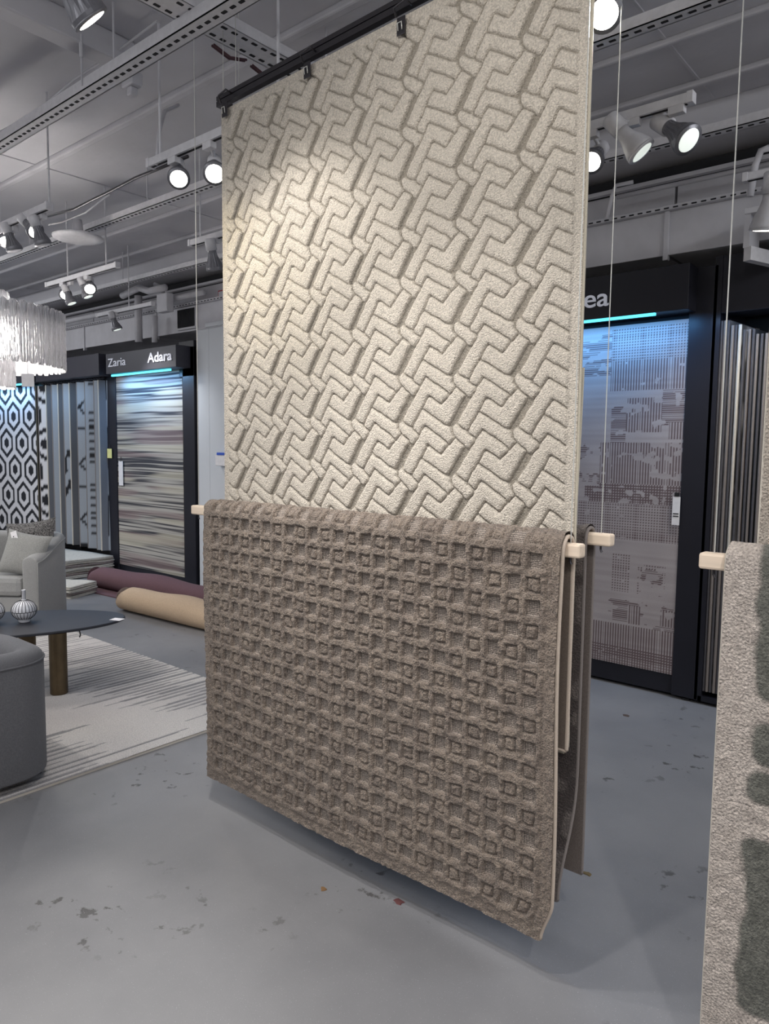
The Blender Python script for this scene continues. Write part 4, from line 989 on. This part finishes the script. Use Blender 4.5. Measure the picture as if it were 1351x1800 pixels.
def folded(name, loc, ang, w_, d_, layers, label):
    r = empty(name, loc, ang); tag(r, label, 'folded rugs'); z = .002
    for k in range(layers):
        t = .022+.012*random.random(); ww = w_*(1-.05*random.random()); wd2 = d_*(1-.08*random.random())
        path = [( -wd2/2, t*.25), (wd2/2-.02, t*.25), (wd2/2, t*.5), (wd2/2-.02, t*.75), (-wd2/2, t*.75)]
        nx_ = 14; g = np.zeros((len(path)*2-1, nx_, 3)); pp = []
        for i in range(len(path)-1): pp += [path[i], tuple((np.array(path[i])+np.array(path[i+1]))/2)]
        pp.append(path[-1])
        mb = MB()
        for (yy0, yy1, z0, z1) in ((-wd2/2, wd2/2, z, z+t*.42), (-wd2/2+.01, wd2/2-.015*random.random(), z+t*.5, z+t*.92)):
            ph = random.random()*6
            A, B = np.meshgrid(np.linspace(-ww/2, ww/2, 16), np.linspace(yy0, yy1, 10))
            wv = .008*np.sin(A*9+ph)*np.sin(B*7+ph)
            top_ = np.stack([A, B, z1+wv], -1); 
            v_ = [tuple(q) for q in top_.reshape(-1, 3)]+[(q[0], q[1], q[2]-(z1-z0)) for q in top_.reshape(-1, 3)]
            id_ = np.arange(160).reshape(10, 16); f_ = [(id_[i, j], id_[i, j+1], id_[i+1, j+1], id_[i+1, j]) for i in range(9) for j in range(15)]
            f_ += [tuple(160+x for x in reversed(q)) for q in f_]
            rim = list(id_[0, :])+list(id_[1:, -1])+list(id_[-1, -2::-1])+list(id_[-2:0:-1, 0])
            f_ += [(rim[i], 160+rim[i], 160+rim[(i+1) % len(rim)], rim[(i+1) % len(rim)]) for i in range(len(rim))]
            mb.add(v_, [tuple(int(x) for x in q) for q in f_])
        mb.build('folded_layer', M['taupe_felt'] if k % 3 == 1 else M['cream_felt'], r, smooth=True); z += t
    return r
folded('folded_rug_stack', (-8.42, 3.95, 0), .12, 1.25, .75, 7, 'stack of folded cream and taupe rugs under the middle rack')
fp = at_z(134, 1050, 0); folded('folded_rug_stack', (fp.x-.2, fp.y+.02, 0), .3, .42, .36, 4, 'small stack of folded cream rugs just right of the far armchair')

# ------------------------------------------------------------------ chandelier
cy = 1.9; cc0 = at_y(-62, 570, cy)
dist = (cc0-CAM).dot(fwd); Rad = 160*dist/FPX
ch = empty('glass_chandelier', (cc0.x, cc0.y, 0)); tag(ch, 'tiered drum chandelier of textured glass strips at the left edge', 'chandelier')
zb, zt = at_y(30, 632, cy).z, at_y(30, 522, cy).z
def strip_mesh(w_, h_, seed):
    rr = np.random.default_rng(seed); nu, nv = 7, 24; A, B = np.meshgrid(np.linspace(-1, 1, nu), np.linspace(0, 1, nv))
    endw = 1-.5*(np.maximum(0, np.abs(B-.5)*2-.93)/.07)**2
    dep = .007*(1-A**2)+.004*vnoise(A*4+seed, B*18, seed)+.003*np.sin(A*9+3*vnoise(A, B*9, seed+3))
    g = np.stack([A*w_/2*endw*(1+.08*(vnoise(A*0, B*12, seed+1)-.5)), -dep, B*h_], -1)
    me_o = grid_obj('glass_strip', g, M['glass_strip']); me = me_o.data; bpy.data.objects.remove(me_o); return me
def tier(R_, z0, z1, seed, n_):
    ms = [strip_mesh(2*PI*R_/n_*1.04, z1-z0, seed+i) for i in range(4)]
    for k in range(n_):
        a = 2*PI*k/n_; o = bpy.data.objects.new('glass_strip', ms[k % 4]); COL.objects.link(o); o.parent = ch
        o.location = (R_*math.cos(a), R_*math.sin(a), z0+.008*random.random()); o.rotation_euler = (0, 0, a+PI/2)
    MB().tube([((R_-.012)*math.cos(2*PI*k/48), (R_-.012)*math.sin(2*PI*k/48), z1-.045) for k in range(49)], .006, 6).build('ring', M['steel'], ch, smooth=True)
tier(Rad, zb, zt+.02, 300, 60)
R2 = Rad*(75/160); tier(R2, zb-.13, zb+.06, 310, 30)
R3 = Rad*(69/160); tier(R3, zt-.02, zt+.14, 320, 28)
MB().tube([(0, 0, zt), (0, 0, ZC)], .012, 8).build('stem', M['steel'], ch)
for k in range(6):
    a = 2*PI*k/6; MB().lathe([(0, -.03), (.022, -.018), (.028, 0), (.02, .022), (.01, .04), (0, .04)], 14, (Rad*.55*math.cos(a), Rad*.55*math.sin(a), (zb+zt)/2)).build('bulb', M['lens_dim'], ch, smooth=True)
l = bpy.data.lights.new('chandelier_light', 'POINT'); l.energy = 32; l.shadow_soft_size = .15; l.color = (1, .95, .88); lo = bpy.data.objects.new('chandelier_light', l); COL.objects.link(lo); lo.location = (cc0.x, cc0.y, (zb+zt)/2)
best_ = None
for k in range(720):
    a = 2*PI*k/720; q = Vector((cc0.x+Rad*math.cos(a), cc0.y+Rad*math.sin(a), zb)); v = q-CAM
    e = abs(675.5+FPX*v.dot(rgt)/v.dot(fwd)-49)+v.length*.5
    if best_ is None or e < best_[0]: best_ = (e, q)
tp = at_y(49, 668, best_[1].y); r = empty('price_tag', tp); r.rotation_euler = (0, 0, .75); tag(r, 'blank white square price tag hanging from the chandelier', 'tag')
MB().box(-.038, .038, -.001, .001, -.04, .038).build('card', M['paper'], r); MB().tube([(0, 0, .036), (0, 0, zb+.03-tp.z)], .0015, 5).build('string', M['paper'], r)
bpy.data.objects.remove(MB_w)
